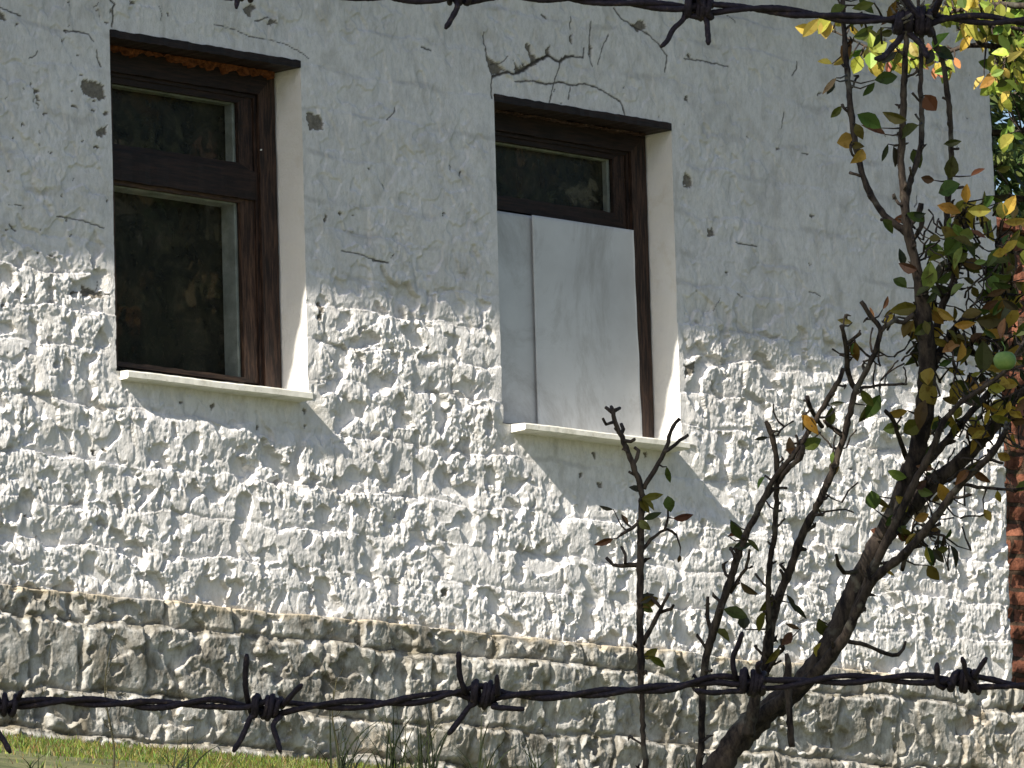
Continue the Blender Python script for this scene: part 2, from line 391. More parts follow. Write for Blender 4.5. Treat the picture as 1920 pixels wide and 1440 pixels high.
for x, y in ((1215,852),(1120,852),(405,760),(490,800),(575,770),(577,800),(1095,890),(1130,910)): CH.append([(x-4, y-4), (x+3, y-5), (x+4, y+3), (x-1, y+6)])

def marks(X, Z):
    crack = np.zeros_like(X); chip = np.zeros_like(X)
    xs = X[0]; zs = Z[:, 0]
    for P, w in CR:
        Q = [wl(*p) for p in P]; w = w/430*.5
        a = np.searchsorted(xs, [min(q[0] for q in Q)-.02, max(q[0] for q in Q)+.02]); b = np.searchsorted(zs, [min(q[1] for q in Q)-.02, max(q[1] for q in Q)+.02])
        if a[0] == a[1] or b[0] == b[1]: continue
        sl_ = (slice(b[0], b[1]), slice(a[0], a[1])); x = X[sl_]; z = Z[sl_]
        x = x+.003*pn(x/.02, z/.02, 30); z = z+.003*pn(x/.02, z/.02, 31)
        d = np.min([seg_d(x, z, Q[i], Q[i+1]) for i in range(len(Q)-1)], axis=0)
        crack[sl_] = np.maximum(crack[sl_], 1-ss(w*.5, w*1.5+.0015, d))
    for P in CH:
        Q = [wl(*p) for p in P]
        a = np.searchsorted(xs, [min(q[0] for q in Q)-.02, max(q[0] for q in Q)+.02]); b = np.searchsorted(zs, [min(q[1] for q in Q)-.02, max(q[1] for q in Q)+.02])
        if a[0] == a[1] or b[0] == b[1]: continue
        sl_ = (slice(b[0], b[1]), slice(a[0], a[1])); x = X[sl_]; z = Z[sl_]
        m = inpoly(x+.009*pn(x/.022, z/.022, 32)+.004*pn(x/.008, z/.008, 34), z+.009*pn(x/.022, z/.022, 33)+.004*pn(x/.008, z/.008, 35), Q)
        chip[sl_] = np.maximum(chip[sl_], m.astype(float))
    return crack, chip
def grid_mesh(name, X, Y, Z, keep, attrs, mat_, parent, extra=None):
    nz, nx = X.shape; idx = np.arange(nz*nx).reshape(nz, nx)
    q = np.stack([idx[:-1, :-1], idx[:-1, 1:], idx[1:, 1:], idx[1:, :-1]], -1)[keep]
    V = np.stack([X, Y, Z], -1).reshape(-1, 3)
    A = {k: v.ravel() for k, v in attrs.items()}
    if extra:
        for ev, ef in extra:
            q = np.concatenate([q, np.array(ef)+len(V)]); V = np.concatenate([V, ev])
            for k in A: A[k] = np.concatenate([A[k], np.full(len(ev), .85 if k == 'soft_lit_white' else 0.0)])
    used = np.zeros(len(V), bool); used[q.ravel()] = True; rm = np.cumsum(used)-1
    V = V[used]; q = rm[q]
    me = bpy.data.meshes.new(name); me.vertices.add(len(V)); me.vertices.foreach_set('co', V.astype(np.float32).ravel())
    me.loops.add(q.size); me.loops.foreach_set('vertex_index', q.astype(np.int32).ravel())
    me.polygons.add(len(q)); me.polygons.foreach_set('loop_start', np.arange(0, q.size, 4, dtype=np.int32))
    try: me.polygons.foreach_set('loop_total', np.full(len(q), 4, dtype=np.int32))
    except Exception: pass
    for k, v in A.items():
        a = me.attributes.new(k, 'FLOAT', 'POINT'); a.data.foreach_set('value', v[used].astype(np.float32))
    me.update(calc_edges=True); me.validate()
    return link(name, me, mat_, parent, True)
def axis(segs):
    out = []
    for a, b, s in segs:
        n = max(1, int(round((b-a)/s))); out += list(np.linspace(a, b, n+1))
    return np.array(sorted(set(np.round(out, 6))))

house = empty("whitewashed_house", (2.0, 0, ZG), "old whitewashed rubble stone house with two brown windows and a grey stone base", "house")
xs = axis([(-6, -1.3, .03), (-1.3, -.72, .012), (-.72, W1[0], .0043), (W1[0], W1[1], .0043), (W1[1], W2[0], .0043), (W2[0], W2[1], .0043), (W2[1], XE, .0043)])
zs = axis([(ZP, W2[2], .0036), (W2[2], W1[2], .0036), (W1[2], .7, .0036), (.7, W2[3], .0040), (W2[3], W1[3], .0040), (W1[3], 2.05, .0042), (2.05, ZTOP, .02)])
X, Z = np.meshgrid(xs, zs)
h, d, q = relief(X, Z)
crack, chip = marks(X, Z)
h = h - .007*chip - .003*crack
ce = ss(XE-.05, XE, X); h = h*(1-.5*ce) - .03*ce**2          # rounded house corner
Xw = X + ce*.010*pn(Z/.12, Z*0+3.3, 40)
grime = np.clip(.55*ss(.15, .6, pn(X/.30, Z/.22, 41)*.6+pn(X/.07, Z/.09, 42)*.5), 0, 1)*ss(.2, .6, Z)*.55
grime = np.maximum(grime, .30*(1-ss(.0, .05, Z-ZP)))
grime = np.maximum(grime, .35*(1-ss(.004, .018, d))*ss(.0, .5, pn(X/.2, Z/.2, 43)+.1))
xm = (X[:-1, :-1]+X[1:, 1:])/2; zm = (Z[:-1, :-1]+Z[1:, 1:])/2
keep = np.ones(xm.shape, bool)
ex = []
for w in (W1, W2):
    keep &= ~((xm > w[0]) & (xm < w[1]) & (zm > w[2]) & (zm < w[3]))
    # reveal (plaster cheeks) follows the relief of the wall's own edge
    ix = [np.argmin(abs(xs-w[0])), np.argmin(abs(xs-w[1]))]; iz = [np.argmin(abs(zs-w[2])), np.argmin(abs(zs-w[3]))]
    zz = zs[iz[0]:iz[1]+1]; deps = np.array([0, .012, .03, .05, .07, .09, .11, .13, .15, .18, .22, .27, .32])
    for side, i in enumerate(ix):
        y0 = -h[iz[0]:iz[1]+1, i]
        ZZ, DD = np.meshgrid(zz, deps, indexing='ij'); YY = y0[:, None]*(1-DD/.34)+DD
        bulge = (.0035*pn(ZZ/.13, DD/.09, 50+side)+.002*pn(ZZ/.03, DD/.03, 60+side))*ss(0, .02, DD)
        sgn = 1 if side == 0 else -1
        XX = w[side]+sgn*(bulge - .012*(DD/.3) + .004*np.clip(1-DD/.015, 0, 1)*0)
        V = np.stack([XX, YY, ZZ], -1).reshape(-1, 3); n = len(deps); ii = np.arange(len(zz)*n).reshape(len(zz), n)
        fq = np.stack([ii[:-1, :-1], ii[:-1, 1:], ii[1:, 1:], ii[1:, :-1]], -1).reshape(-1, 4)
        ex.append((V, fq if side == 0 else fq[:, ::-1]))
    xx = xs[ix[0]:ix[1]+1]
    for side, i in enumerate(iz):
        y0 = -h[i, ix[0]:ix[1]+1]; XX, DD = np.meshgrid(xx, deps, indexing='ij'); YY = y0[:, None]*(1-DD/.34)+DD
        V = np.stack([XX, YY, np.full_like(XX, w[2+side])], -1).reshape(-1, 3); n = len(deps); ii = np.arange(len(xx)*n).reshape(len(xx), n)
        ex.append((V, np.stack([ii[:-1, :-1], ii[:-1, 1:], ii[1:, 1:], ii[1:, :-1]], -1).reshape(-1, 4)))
# corner return
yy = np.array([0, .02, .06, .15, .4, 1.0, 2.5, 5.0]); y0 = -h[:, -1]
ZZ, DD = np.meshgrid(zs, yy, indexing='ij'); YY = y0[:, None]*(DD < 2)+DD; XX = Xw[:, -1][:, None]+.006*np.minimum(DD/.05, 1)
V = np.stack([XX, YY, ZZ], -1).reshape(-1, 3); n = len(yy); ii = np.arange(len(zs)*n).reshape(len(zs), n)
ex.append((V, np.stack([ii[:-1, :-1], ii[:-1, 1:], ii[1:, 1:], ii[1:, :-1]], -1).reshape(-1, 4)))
wall = grid_mesh("wall", Xw, -h, Z, keep, dict(crack=crack, chip=chip, grime=grime, soft_lit_white=grime*0), WW, house, ex)
# plinth
xs2 = axis([(-6, -1.3, .03), (-1.3, -.72, .012), (-.72, XE+.055, .0043)]); zs2 = axis([(ZG-.25, ZG-.15, .02), (ZG-.15, ZP, .0042)])
X, Z = np.meshgrid(xs2, zs2); h, d, q = relief(X, Z, True)
h = h+.026-.012*ss(.05, .35, ZP-Z) ; lip = ss(ZP-.016, ZP, Z)
h = h*(1-.25*lip)+.004*lip*(1+pn(X/.1, Z*0, 70))
ce = ss(XE, XE+.055, X); h = h-.035*ce**2
wob = .007*pn(X/.35, X*0, 71)+.003*pn(X/.06, X*0, 72); Zp = Z+wob*ss(ZP-.06, ZP, Z)
st = q[..., 3]; jn = (1-ss(.003, .016, d+.006*pn(X/.03, Z/.03, 73)))
grime = np.clip(jn*.75*(pn(X/.15, Z/.15, 74)*.8+.6) + .5*ss(.05, .6, pn(X/.16, Z/.2, 75)+(-1.16-Z)*1.0), 0, .85)
chipp = .8*ss(ZP-.022, ZP-.004, Z+.016*pn(X/.06, Z/.05, 76))*ss(-.35, .25, pn(X/.25, X*0, 78)+.15)
cr2 = .8*(1-ss(.0, .004, d+.01*np.clip(pn(X/.12, Z/.12, 77), -1, 1)+.003))
T = len(zs2)-1   # ledge: top row folded back under the wall
Xl = np.stack([X[T]]*3); Yl = np.stack([-h[T], -h[T]+.012, np.full_like(X[T], .05)]); Zl = np.stack([Zp[T], Zp[T]+.004, Zp[T]+.012])
X2 = np.concatenate([X, Xl[1:]]); Y2 = np.concatenate([-h, Yl[1:]]); Z2 = np.concatenate([Zp, Zl[1:]])
pad = lambda a, v: np.concatenate([a, np.full((2, a.shape[1]), v)])
ex = []
y0 = Y2[:, -1]; yy = np.array([0, .03, .1, .3, 1, 5.0]); DD = np.tile(yy, (len(y0), 1)); YY = y0[:, None]+DD; XX = X2[:, -1][:, None]+.01*np.minimum(DD/.03, 1); ZZ = np.tile(Z2[:, -1][:, None], (1, 6))
ii = np.arange(len(y0)*6).reshape(len(y0), 6); ex.append((np.stack([XX, YY, ZZ], -1).reshape(-1, 3), np.stack([ii[:-1, :-1], ii[:-1, 1:], ii[1:, 1:], ii[1:, :-1]], -1).reshape(-1, 4)))
plinth = grid_mesh("plinth", X2, Y2, Z2, np.ones((X2.shape[0]-1, X2.shape[1]-1), bool), dict(crack=pad(cr2, 0), chip=np.concatenate([chipp, chipp[-1:]+.1, chipp[-1:]+.1]), grime=pad(grime, 0), stone=pad(st, .5)), PL, house, ex)
# remaining body of the house
b = MB(); b.box(-6, 4.9, 4.7, 5.0, ZG-.25, ZTOP); b.box(-6.0, -5.7, .40, 4.7, ZG-.25, ZTOP); b.build("back_wall", m_simple("plain_limewash", (.6, .59, .56), (.78, .77, .74), 5), house)
b = MB(); b.box(-5.7, 4.9, .45, .5, ZG, ZTOP); b.build("inner_partition", m_simple("dark_room", (.03, .028, .025), (.05, .045, .04), 3), house)
# roof: soffit boards, fascia, tiled slopes
ZE = 0.455+3.3*.55; rw = MB(); rw.box(-6.4, 5.35, -.55, -.51, ZE, ZE+.12); rw.box(-6.4, 5.35, -.51, .1, ZE+.10, ZE+.12)
rf = MB()
for side in (0, 1):
    nx = 236; prof = []
    for i in range(nx+1):
        x = -6.5+11.95*i/nx; prof.append((x, .03*abs(math.sin(i*math.pi/4))))
    V = []
    for j in range(2):
        for x, e in prof:
            yv = (-.61 if side == 0 else 5.56) if j == 0 else 2.5; V.append((x, yv, (ZE+.13 if j == 0 else ZE+1.85)+e))
    n = nx+1; rf.add(V, [(i, i+1, n+i+1, n+i) for i in range(nx)])
    rf.add([(x, y, z-.02-.03*0) for x, y, z in V], [(i+1, i, n+i, n+i+1) for i in range(nx)])
roof = rf.build("roof", m_simple("clay_tile", (.16, .07, .045), (.30, .14, .09), 9), house)
rw.build("fascia", WOOD, roof)

# ------------------------------------------------------------ windows
SO = m_simple("crumbling_foam", (.07, .024, .010), (.22, .078, .028), 60, .95, .006)
WHL = m_simple("white_lining_paint", (.24, .24, .235), (.42, .42, .41), 14, .7, .002)
def rough_strip(mb, x0, x1, y0, y1, zc, th, n=120, s=0):
    V = []
    for i in range(n+1):
        x = x0+(x1-x0)*i/n; a = float(pn(np.array([x/.05]), np.array([s+.5]))[0]); c = float(pn(np.array([x/.013]), np.array([s+7.5]))[0])
        z = zc(x) if callable(zc) else zc
        t = th*(.55+.9*a+.6*c); t = max(t, .001)
        V += [(x, y0+.006*c, z), (x, y1, z), (x, y1, z-t), (x, y0+.008*a, z-t)]
    Fs = []
    for i in range(n):
        for k in range(4): Fs.append((i*4+k, i*4+(k+1) % 4, i*4+4+(k+1) % 4, i*4+4+k))
    mb.add(V, Fs)
def grain_box(mb, x0, x1, y0, y1, z0, z1, n=26, amp=.002, vert=True):
    """weathered timber: a box whose long faces wander a little"""
    V = []
    for i in range(n+1):
        t = i/n; j = [random.uniform(-amp, amp) for _ in range(4)]
        if vert:
            z = z0+(z1-z0)*t; V += [(x0+j[0], y0+j[1], z), (x1+j[2], y0+j[1], z), (x1+j[2], y1, z), (x0+j[0], y1, z)]
        else:
            x = x0+(x1-x0)*t; V += [(x, y0+j[1], z0+j[0]), (x, y0+j[1], z1+j[2]), (x, y1, z1+j[2]), (x, y1, z0+j[0])]
    Fs = [(i*4+k, i*4+(k+1) % 4, i*4+4+(k+1) % 4, i*4+4+k) for i in range(n) for k in range(4)]
    Fs += [(3, 2, 1, 0), tuple(n*4+k for k in range(4))]
    mb.add(V, Fs)
def ring(name, x0, x1, z0, z1, wl_, wr, wt, wb, y0, y1, mv, mh, parent, amp=.002, n=22):
    out = []
    C = [(x0, z0), (x1, z0), (x1, z1), (x0, z1)]; I = [(x0+wl_, z0+wb), (x1-wr, z0+wb), (x1-wr, z1-wt), (x0+wl_, z1-wt)]; V = []; M_ = []
    for k in range(4):
        a, b, c, d = C[k], C[(k+1) % 4], I[k], I[(k+1) % 4]
        for i in range(n):
            t = i/n; j = 0 if i == 0 else amp; u = random.uniform
            V += [(a[0]+(b[0]-a[0])*t, y0+u(-j, j)*.6, a[1]+(b[1]-a[1])*t), (c[0]+(d[0]-c[0])*t+u(-j, j)*(k % 2), y0+u(-j, j)*.6, c[1]+(d[1]-c[1])*t+u(-j, j)*(1-k % 2)),
                  (c[0]+(d[0]-c[0])*t, y1, c[1]+(d[1]-c[1])*t), (a[0]+(b[0]-a[0])*t, y1, a[1]+(b[1]-a[1])*t)]; M_.append(k % 2)
    N = 4*n; Fs = []; mi = []
    for i in range(N):
        for q in range(4): Fs.append((i*4+q, i*4+(q+1) % 4, ((i+1) % N)*4+(q+1) % 4, ((i+1) % N)*4+q)); mi.append(0 if M_[i] else 1)
    m = MB(); m.add(V, Fs); o = m.build(name, mv, parent); o.data.materials.append(mh); o.data.polygons.foreach_set('material_index', mi); return o
def win(w, Yf, spec, board=False):
    x0, x1, z0, z1 = w; x0 += .004; x1 -= .004
    ow = .085; zh = spec['head']
    o = ring("window", x0, x1, z0, z1-.03, ow, ow, z1-.03-zh, .03, Yf, Yf+.09, WOOD, WOODH, house)
    ring("frame_rebate", x0+ow+.001, x1-ow-.001, z0+.031, zh-.001, .012, .013, .013, .002, Yf+.014, Yf+.088, WOOD, WOODH, o, .001)
    # lintel board above
    lb = MB(); grain_box(lb, x0-.002, x1+.002, -.004, Yf+.2, z1-.026, z1+.002, amp=.002, vert=False, n=40); lb.build("lintel", WOODH, o)
    fm = MB(); rough_strip(fm, x0+.01, x1-.03, Yf-.035, Yf+.01, z1-.0285, spec['foam'], s=spec['seed']); fm.build("foam_seam", SO if spec['foam'] > .012 else WOODL, o)
    sx = x1-ow-.016; gx = spec['gx']
    for (zb, zt, kind) in spec['panes']:
        sb, st_ = spec['rails'][kind]
        ring("sash", x0+ow+.015, sx, zb-sb, zt+st_, .055, sx-gx, st_, sb, Yf+.022, Yf+.040, WOODL if kind == 'low' else WOOD, WOODLH if kind == 'low' else WOODH, o)
        p = MB(); p.box(x0+ow+.060, gx+.008, Yf+.032, Yf+.035, zb-.008, zt+.008, .001); p.build("pane", GLASS, o)
        ln = MB(); dl = spec['lin'][kind]
        ln.box(gx-.010, gx+.02, Yf+.0415, Yf+.04+dl, zb-.03, zt+.03, .003); ln.build("lining", WHL, o)
        ln = MB(); ln.box(x0+ow+.03, gx-.011, Yf+.0415, Yf+.04+dl, zt-.006, zt+.03, .003); ln.build("lining", WHL, o)
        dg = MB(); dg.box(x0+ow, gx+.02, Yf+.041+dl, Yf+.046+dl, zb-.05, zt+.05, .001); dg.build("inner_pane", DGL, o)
    if spec.get('transom'):
        t = MB(); grain_box(t, x0+ow+.001, x1-ow-.016, Yf+.006, Yf+.068, *spec['transom'], vert=False); t.build("transom", WOODH, o)
    # sill
    sl_ = MB(); pr = spec['sill']; n = 40; xa, xb = x0+spec['sx'][0], x1+spec['sx'][1]; V = []
    for i in range(n+1):
        t = i/n; x = xa+(xb-xa)*t; pj = pr[0]+(pr[1]-pr[0])*t; wv = .0010*math.sin(i*.23)+random.uniform(-.0006, .0006); th = spec['sth']
        V += [(x, Yf+.03, z0+.008+wv*0), (x, -pj+.005, z0-.001+wv), (x, -pj+wv, z0-.006+wv), (x, -pj+wv, z0-th+wv), (x, -pj+.006, z0-th-.004), (x, .03, z0-th-.006)]
    Fs = [(i*6+k, i*6+6+k, i*6+6+(k+1) % 6, i*6+(k+1) % 6) for i in range(n) for k in range(6)] + [tuple(range(6)), tuple(n*6+k for k in range(6))[::-1]]
    sl_.add(V, Fs); sl_.build("sill", SILL, o)
    return o, sx, gx
Yf = .135
g1 = wl(443, 200, Yf+.03)[0]
def zz_(px, py): return wl(px, py, Yf+.03)[1]
win(W1, Yf, dict(head=1.25-.115, foam=.024, seed=1, gx=g1, panes=[(zz_(430, 303), zz_(425, 190), 'up'), (zz_(440, 706), zz_(430, 378), 'low')],
    rails=dict(up=(.03, .035), low=(.018, .035)), lin=dict(up=.045, low=.075), transom=(zz_(440, 372), zz_(440, 318)), sill=(.036, .060), sx=(.02, -.035), sth=.026))
g2 = wl(1145, 300, Yf+.03)[0]
w2o, sx2, gx2 = win(W2, Yf, dict(head=1.245-.10, foam=.008, seed=5, gx=g2, panes=[(zz_(1140, 398), zz_(1140, 298), 'up')],
    rails=dict(up=(.055, .035), low=(.018, .035)), lin=dict(up=.03, low=.06), sill=(.066, .086), sx=(.05, -.040), sth=.024))
# the sheets nailed over the lower half of the second window
xb = wl(1184, 600, Yf+.018)[0]; zt = wl(1183, 434, Yf+.018)[1]; xm_ = wl(1001, 600, Yf+.018)[0]
def sheet(x0, x1, z0, z1, y, bulge, nm="board"):
    nx, nz = 40, 60; V = []; n = nx+1
    for side in (0, 1):
        for j in range(nz+1):
            for i in range(n):
                u = i/nx; v = j/nz; edge = .004*float(pn(np.array([v*6.]), np.array([u*2+3.]))[0])
                yv = y - bulge*(u**2)*(1-v)**1.5*1.0 - .006*math.sin(u*3.1)*math.sin(v*3.1) + side*.003
                V.append((x0+(x1-x0)*u+edge*(u > .9), yv, z0+(z1-z0)*v))
    N = n*(nz+1); Fs = [(j*n+i, j*n+i+1, (j+1)*n+i+1, (j+1)*n+i) for j in range(nz) for i in range(nx)]
    Fs += [tuple(k+N for k in f[::-1]) for f in Fs]
    rim = [j*n for j in range(nz+1)], [j*n+nx for j in range(nz+1)], list(range(n)), [nz*n+i for i in range(n)]
    for e in rim: Fs += [(e[k], e[k+1], e[k+1]+N, e[k]+N) for k in range(len(e)-1)]
    m = MB(); m.add(V, Fs); return m.build(nm, SHEET, w2o, True)
sheet(W2[0]+.01, xm_, W2[2]+.012, zt, Yf+.010, .0); sheet(xm_-.02, xb, W2[2]+.012, zt, Yf+.004-.012, .014)
bk = MB(); bk.box(W2[0]+.09, xb-.02, Yf+.035, Yf+.05, W2[2]+.03, zt-.01); bk.build("backing_board", WOOD, w2o)
np_ = wl(489, 281, Yf-.002); nl = MB(); nl.tube([(np_[0], Yf-.006, np_[1]), (np_[0], Yf+.01, np_[1])], .003, 8); nl.build("nail", m_simple("bright_nail", (.7, .7, .7), (.8, .8, .8), 5, .3, 0), bpy.data.objects["window"])

# ------------------------------------------------------------ ground
def gz(x, y):
    if y > 0: return ZG + max(0, y-25)*.12
    a = -y; z = ZG - .188*min(a, 5) - .232*max(0, min(a, 24)-5) - .03*max(0, a-24)
    return z
gx_ = [-400, -150, -60, -40]+[i*.5 for i in range(-60, 41)]+[30, 60, 150, 400]; gy_ = [-400, -150, -60, -40, -30]+[i*.4 for i in range(-65, 31)]+[16, 25, 40, 70, 130, 400]
V = []
for y in gy_:
    for x in gx_: V.append((x, y, gz(x, y)+(.03*float(pn(np.array([x/.9]), np.array([y/.9]))[0]) if abs(x) < 31 and abs(y) < 30 and y < -.3 else 0)))
n = len(gx_); me = bpy.data.meshes.new("ground"); me.from_pydata(V, [], [(j*n+i, j*n+i+1, (j+1)*n+i+1, (j+1)*n+i) for j in range(len(gy_)-1) for i in range(n-1)])
GRD = m_simple("meadow_soil", (.065, .078, .036), (.145, .145, .075), 5, .95, .03); tag(link("ground", me, GRD, None, True), kind="structure")
def blades(name, region, n, hmin, hmax, w, cols, label, seed=1, kind="stuff"):
    r = random.Random(seed); mb = MB()
    for _ in range(n):
        x, y = region(r); z = gz(x, y)-.01; h = r.uniform(hmin, hmax); a = r.uniform(0, 6.28); ln = r.uniform(.1, .75)*h; c = r.choice(cols); c = tuple(k*r.uniform(.7, 1.3) for k in c)
        d = Vector((math.cos(a), math.sin(a), 0)); s = Vector((-d.y, d.x, 0))*w*r.uniform(.6, 1.2); V = []
        a2 = r.uniform(0, 6.28); s = Vector((math.cos(a2), math.sin(a2), 0))*w*r.uniform(.6, 1.2)
        for k in range(4):
            t = k/3; p = Vector((x, y, z))+d*ln*t*t+Vector((0, 0, h*(t-.25*t*t*ln/h)))
            ww = 1-t**1.6
            V += [p-s*ww, p+s*ww] if k < 3 else [p]
        mb.add(V, [(0, 1, 3, 2), (2, 3, 5, 4), (4, 5, 6)], c)
    return tag(mb.build(name, LEAF), label, "grass", kind=kind)
def regA(r):
    return r.uniform(-1.6, 3.5), -abs(r.gauss(0, 1))*1.2-.04
def regB(r): return r.uniform(-3, 7), -r.uniform(.05, 4.5)
blades("grass", lambda r: (r.uniform(-1.6, 2.0), -r.uniform(.03, 4.5)) if r.random() < .75 else regB(r), 80000, .014, .048, .0026, [(.11, .17, .028), (.18, .24, .04), (.07, .11, .02), (.26, .26, .08), (.18, .13, .06)], "short green grass growing along the foot of the house wall")

# ------------------------------------------------------------ leaves and plants
def leaf(mb, p, d, nrm, L, W, col, fold=.25, curl=.3):
    d = Vector(d).normalized(); nrm = Vector(nrm); nrm = (nrm-d*nrm.dot(d)); nrm = nrm.normalized() if nrm.length > 1e-4 else d.orthogonal().normalized(); s = d.cross(nrm)
    prof = [(0, .05), (.18, .62), (.42, 1.0), (.68, .82), (.88, .38), (1, .02)]; V = []; p = Vector(p)
    for t, ww in prof:
        c = p+d*L*t - nrm*curl*L*t*t*.6; wv = ww*W*.5
        V += [c-s*wv+nrm*fold*wv, c, c+s*wv+nrm*fold*wv]
    Fs = []
    for i in range(5):
        a = i*3; Fs += [(a, a+1, a+4, a+3), (a+1, a+2, a+5, a+4)]
    mb.add(V, Fs, col)
def simple_leaf(mb, p, d, s, L, W, col):
    p = Vector(p); mb.add([p, p+d*L*.45+s*W*.5, p+d*L, p+d*L*.45-s*W*.5], [(0, 1, 2, 3)], col)
def rv(r): 
    v = Vector((r.gauss(0, 1), r.gauss(0, 1), r.gauss(0, 1))); return v.normalized()
def crown(mb, c, rad, n, L, cols, r, clumps=40, squash=1.0):
    cs = []
    for _ in range(clumps):
        v = rv(r)*r.uniform(.35, 1)**.5; cs.append((Vector(c)+Vector((v.x*rad[0], v.y*rad[1], v.z*rad[2])), r.uniform(.16, .34)*min(rad), r.uniform(.6, 1.3)))
    for _ in range(n):
        cc, cr, br = r.choice(cs); v = rv(r)*cr*r.uniform(.2, 1.1); p = cc+v; col = r.choice(cols); col = tuple(min(.9, k*br*r.uniform(.75, 1.25)) for k in col)
        d = (v.normalized()+rv(r)*.8+Vector((0, 0, -.3))).normalized(); s = d.cross(rv(r)).normalized()
        simple_leaf(mb, p, d, s, L*r.uniform(.7, 1.3), L*.6, col)
def tree(name, base, h, rad, n, L, cols, label, seed, group=None, lean=(0, 0), cat="tree", barkm=None, clumps=45, cz=.62):
    r = random.Random(seed); root = empty(name, base, label, cat, group); b = Vector(base); top = b+Vector((lean[0], lean[1], h*cz)); tk = MB()
    pts = [b+(top-b)*(i/7)+Vector((r.uniform(-.05, .05), r.uniform(-.05, .05), 0))*min(i, 3) for i in range(8)]; pts[0].z -= .15
    tk.tube(pts, [h*.022*(1-.65*i/7) for i in range(8)], 10, rough=.06)
    for k in range(9):
        q = pts[3+k % 4]; e = top+Vector((r.uniform(-.75, .75)*rad[0], r.uniform(-.75, .75)*rad[1], r.uniform(-.3, .8)*rad[2])); mid = (q+e)/2+rv(r)*.12*h*.3
        tk.tube([q, mid, e], [h*.009, h*.006, h*.002], 6)
    tk.build("trunk", barkm or BARK, root, True)
    cm = MB(); crown(cm, top, rad, n, L, cols, r, clumps); cm.build("crown", LEAF, root); return root

GREENS = [(.045, .07, .018), (.07, .095, .025), (.03, .05, .015), (.12, .11, .02)]
YEL = [(.42, .36, .05), (.30, .30, .06), (.16, .20, .04), (.50, .38, .08)]

# --- the young fruit tree in front of the wall (traced branch paths, its own depth)
TB = 20.0
br_ = random.Random(5)
fruit = empty("fruit_tree", at(1340, 1560, TB), "half bare young fruit tree with knotty branches and olive leaves before the white wall", "tree")
PXM = TB/F
trunkm = MB(); branchm = MB(); leafm = MB(); segs = []
def bpath(P, d0=0.0, d1=0.0, mb=None, spur=1.0, n=8):
    """P: (px,py,r_px). depth offset goes from d0 to d1 metres."""
    S = spline(P, 9); N = len(S); pts = []; rad = []
    for i, s in enumerate(S):
        t = i/(N-1); wob = .9 if s[2] < 8 else .4
        pts.append(at(s[0]+br_.gauss(0, wob*.7), s[1]+br_.gauss(0, wob*.7), TB+d0+(d1-d0)*t)); BP.append((s[0], s[1], TB+d0+(d1-d0)*t)); rad.append(max(s[2], 1.6)*PXM*br_.uniform(.93, 1.12))
    (mb or branchm).tube(pts, rad, n, rough=.11)
    if spur > 0:
        L = 0; nxt = br_.uniform(15, 40)
        for i in range(2, N-1):
            L += 9
            if L > nxt:
                L = 0; nxt = br_.uniform(15, 38)/spur
                if S[i][2] < 11: twig(S[i], (S[i+1]-S[i-1])[:2], TB+d0+(d1-d0)*i/(N-1), br_)
    return pts
def twig(s, dirv, t, r):
    a = math.atan2(dirv[1], dirv[0]) + r.choice((-1, 1))*r.uniform(.5, 1.2); x, y = s[0], s[1]; R0 = min(s[2]*.55, 3.6); P = [(x, y)]; dp = [t]; L = r.choice((r.uniform(7, 16), r.uniform(12, 36))); k = r.randint(3, 5)
    up = -math.pi/2
    for i in range(k):
        a += r.uniform(-.45, .45); a += (up-a)*.12 if abs(up-a) < 2.5 else 0
        x += math.cos(a)*L/k; y += math.sin(a)*L/k; P.append((x, y)); dp.append(dp[-1]+r.uniform(-.012, .012))
    rad = [max(1.5, R0*(1-.45*i/k))*PXM for i in range(k+1)]; rad[-1] *= 1.7; rad[-2] *= 1.25
    branchm.tube([at(p[0], p[1], q) for p, q in zip(P, dp)], rad, 6, rough=.15)
    tip = at(x, y, dp[-1])
    for j in range(r.randint(0, 2)):     # bud scales at the spur end
        v = rv(r)*.009; branchm.tube([tip, Vector(tip)+v*.6, Vector(tip)+v*1.4], [.0026, .0028, .0008], 5)
    if r.random() < LEAFP[0]: rleaf(x, y, dp[-1], r)
LB = []; BP = []
def petioles(mb, reach=80):
    B = np.array(BP)
    for (x, y, t) in LB:
        d = np.hypot(B[:, 0]-x, B[:, 1]-y); i = int(np.argmin(d))
        if d[i] < 2 or d[i] > reach: continue
        q = B[i]; mx, my = (x+q[0])/2+br_.uniform(-.12, .12)*d[i], (y+q[1])/2+br_.uniform(0, .22)*d[i]
        mb.tube([at(q[0], q[1], q[2]), at(mx, my, (q[2]+t)/2), at(x, y, t)], [2.1*PXM, 1.5*PXM, .9*PXM], 5)
    LB.clear(); BP.clear()
LEAFP = [.17]
LC = dict(g=(.065, .09, .018), o=(.13, .115, .02), y=(.40, .30, .05), b=(.13, .065, .028), d=(.035, .04, .018), l=(.17, .22, .05), p=(.42, .24, .13))
def pleaf(px, py, L, ang, c, W=.52, t=None, r=br_, tilt=None):
    """leaf whose base is at (px,py), pointing at screen angle ang (deg, 0 = right, 90 = up)"""
    t = TB+r.uniform(-.12, .05) if t is None else t
    a = R(ang); d = Vector(RT)*math.cos(a)+Vector(UP)*math.sin(a); d = (d + Vector(FW)*r.uniform(-.35, .35)).normalized()
    nr = -Vector(FW)+rv(r)*(.55 if tilt is None else tilt); c = LC[c] if isinstance(c, str) else c; c = tuple(k*r.uniform(.8, 1.25) for k in c)
    leaf(leafm, at(px, py, t), d, nr, L*t/F, L*t/F*W*1.08, c, r.uniform(.15, .85), r.uniform(-.2, .9)); LB.append((px, py, t))
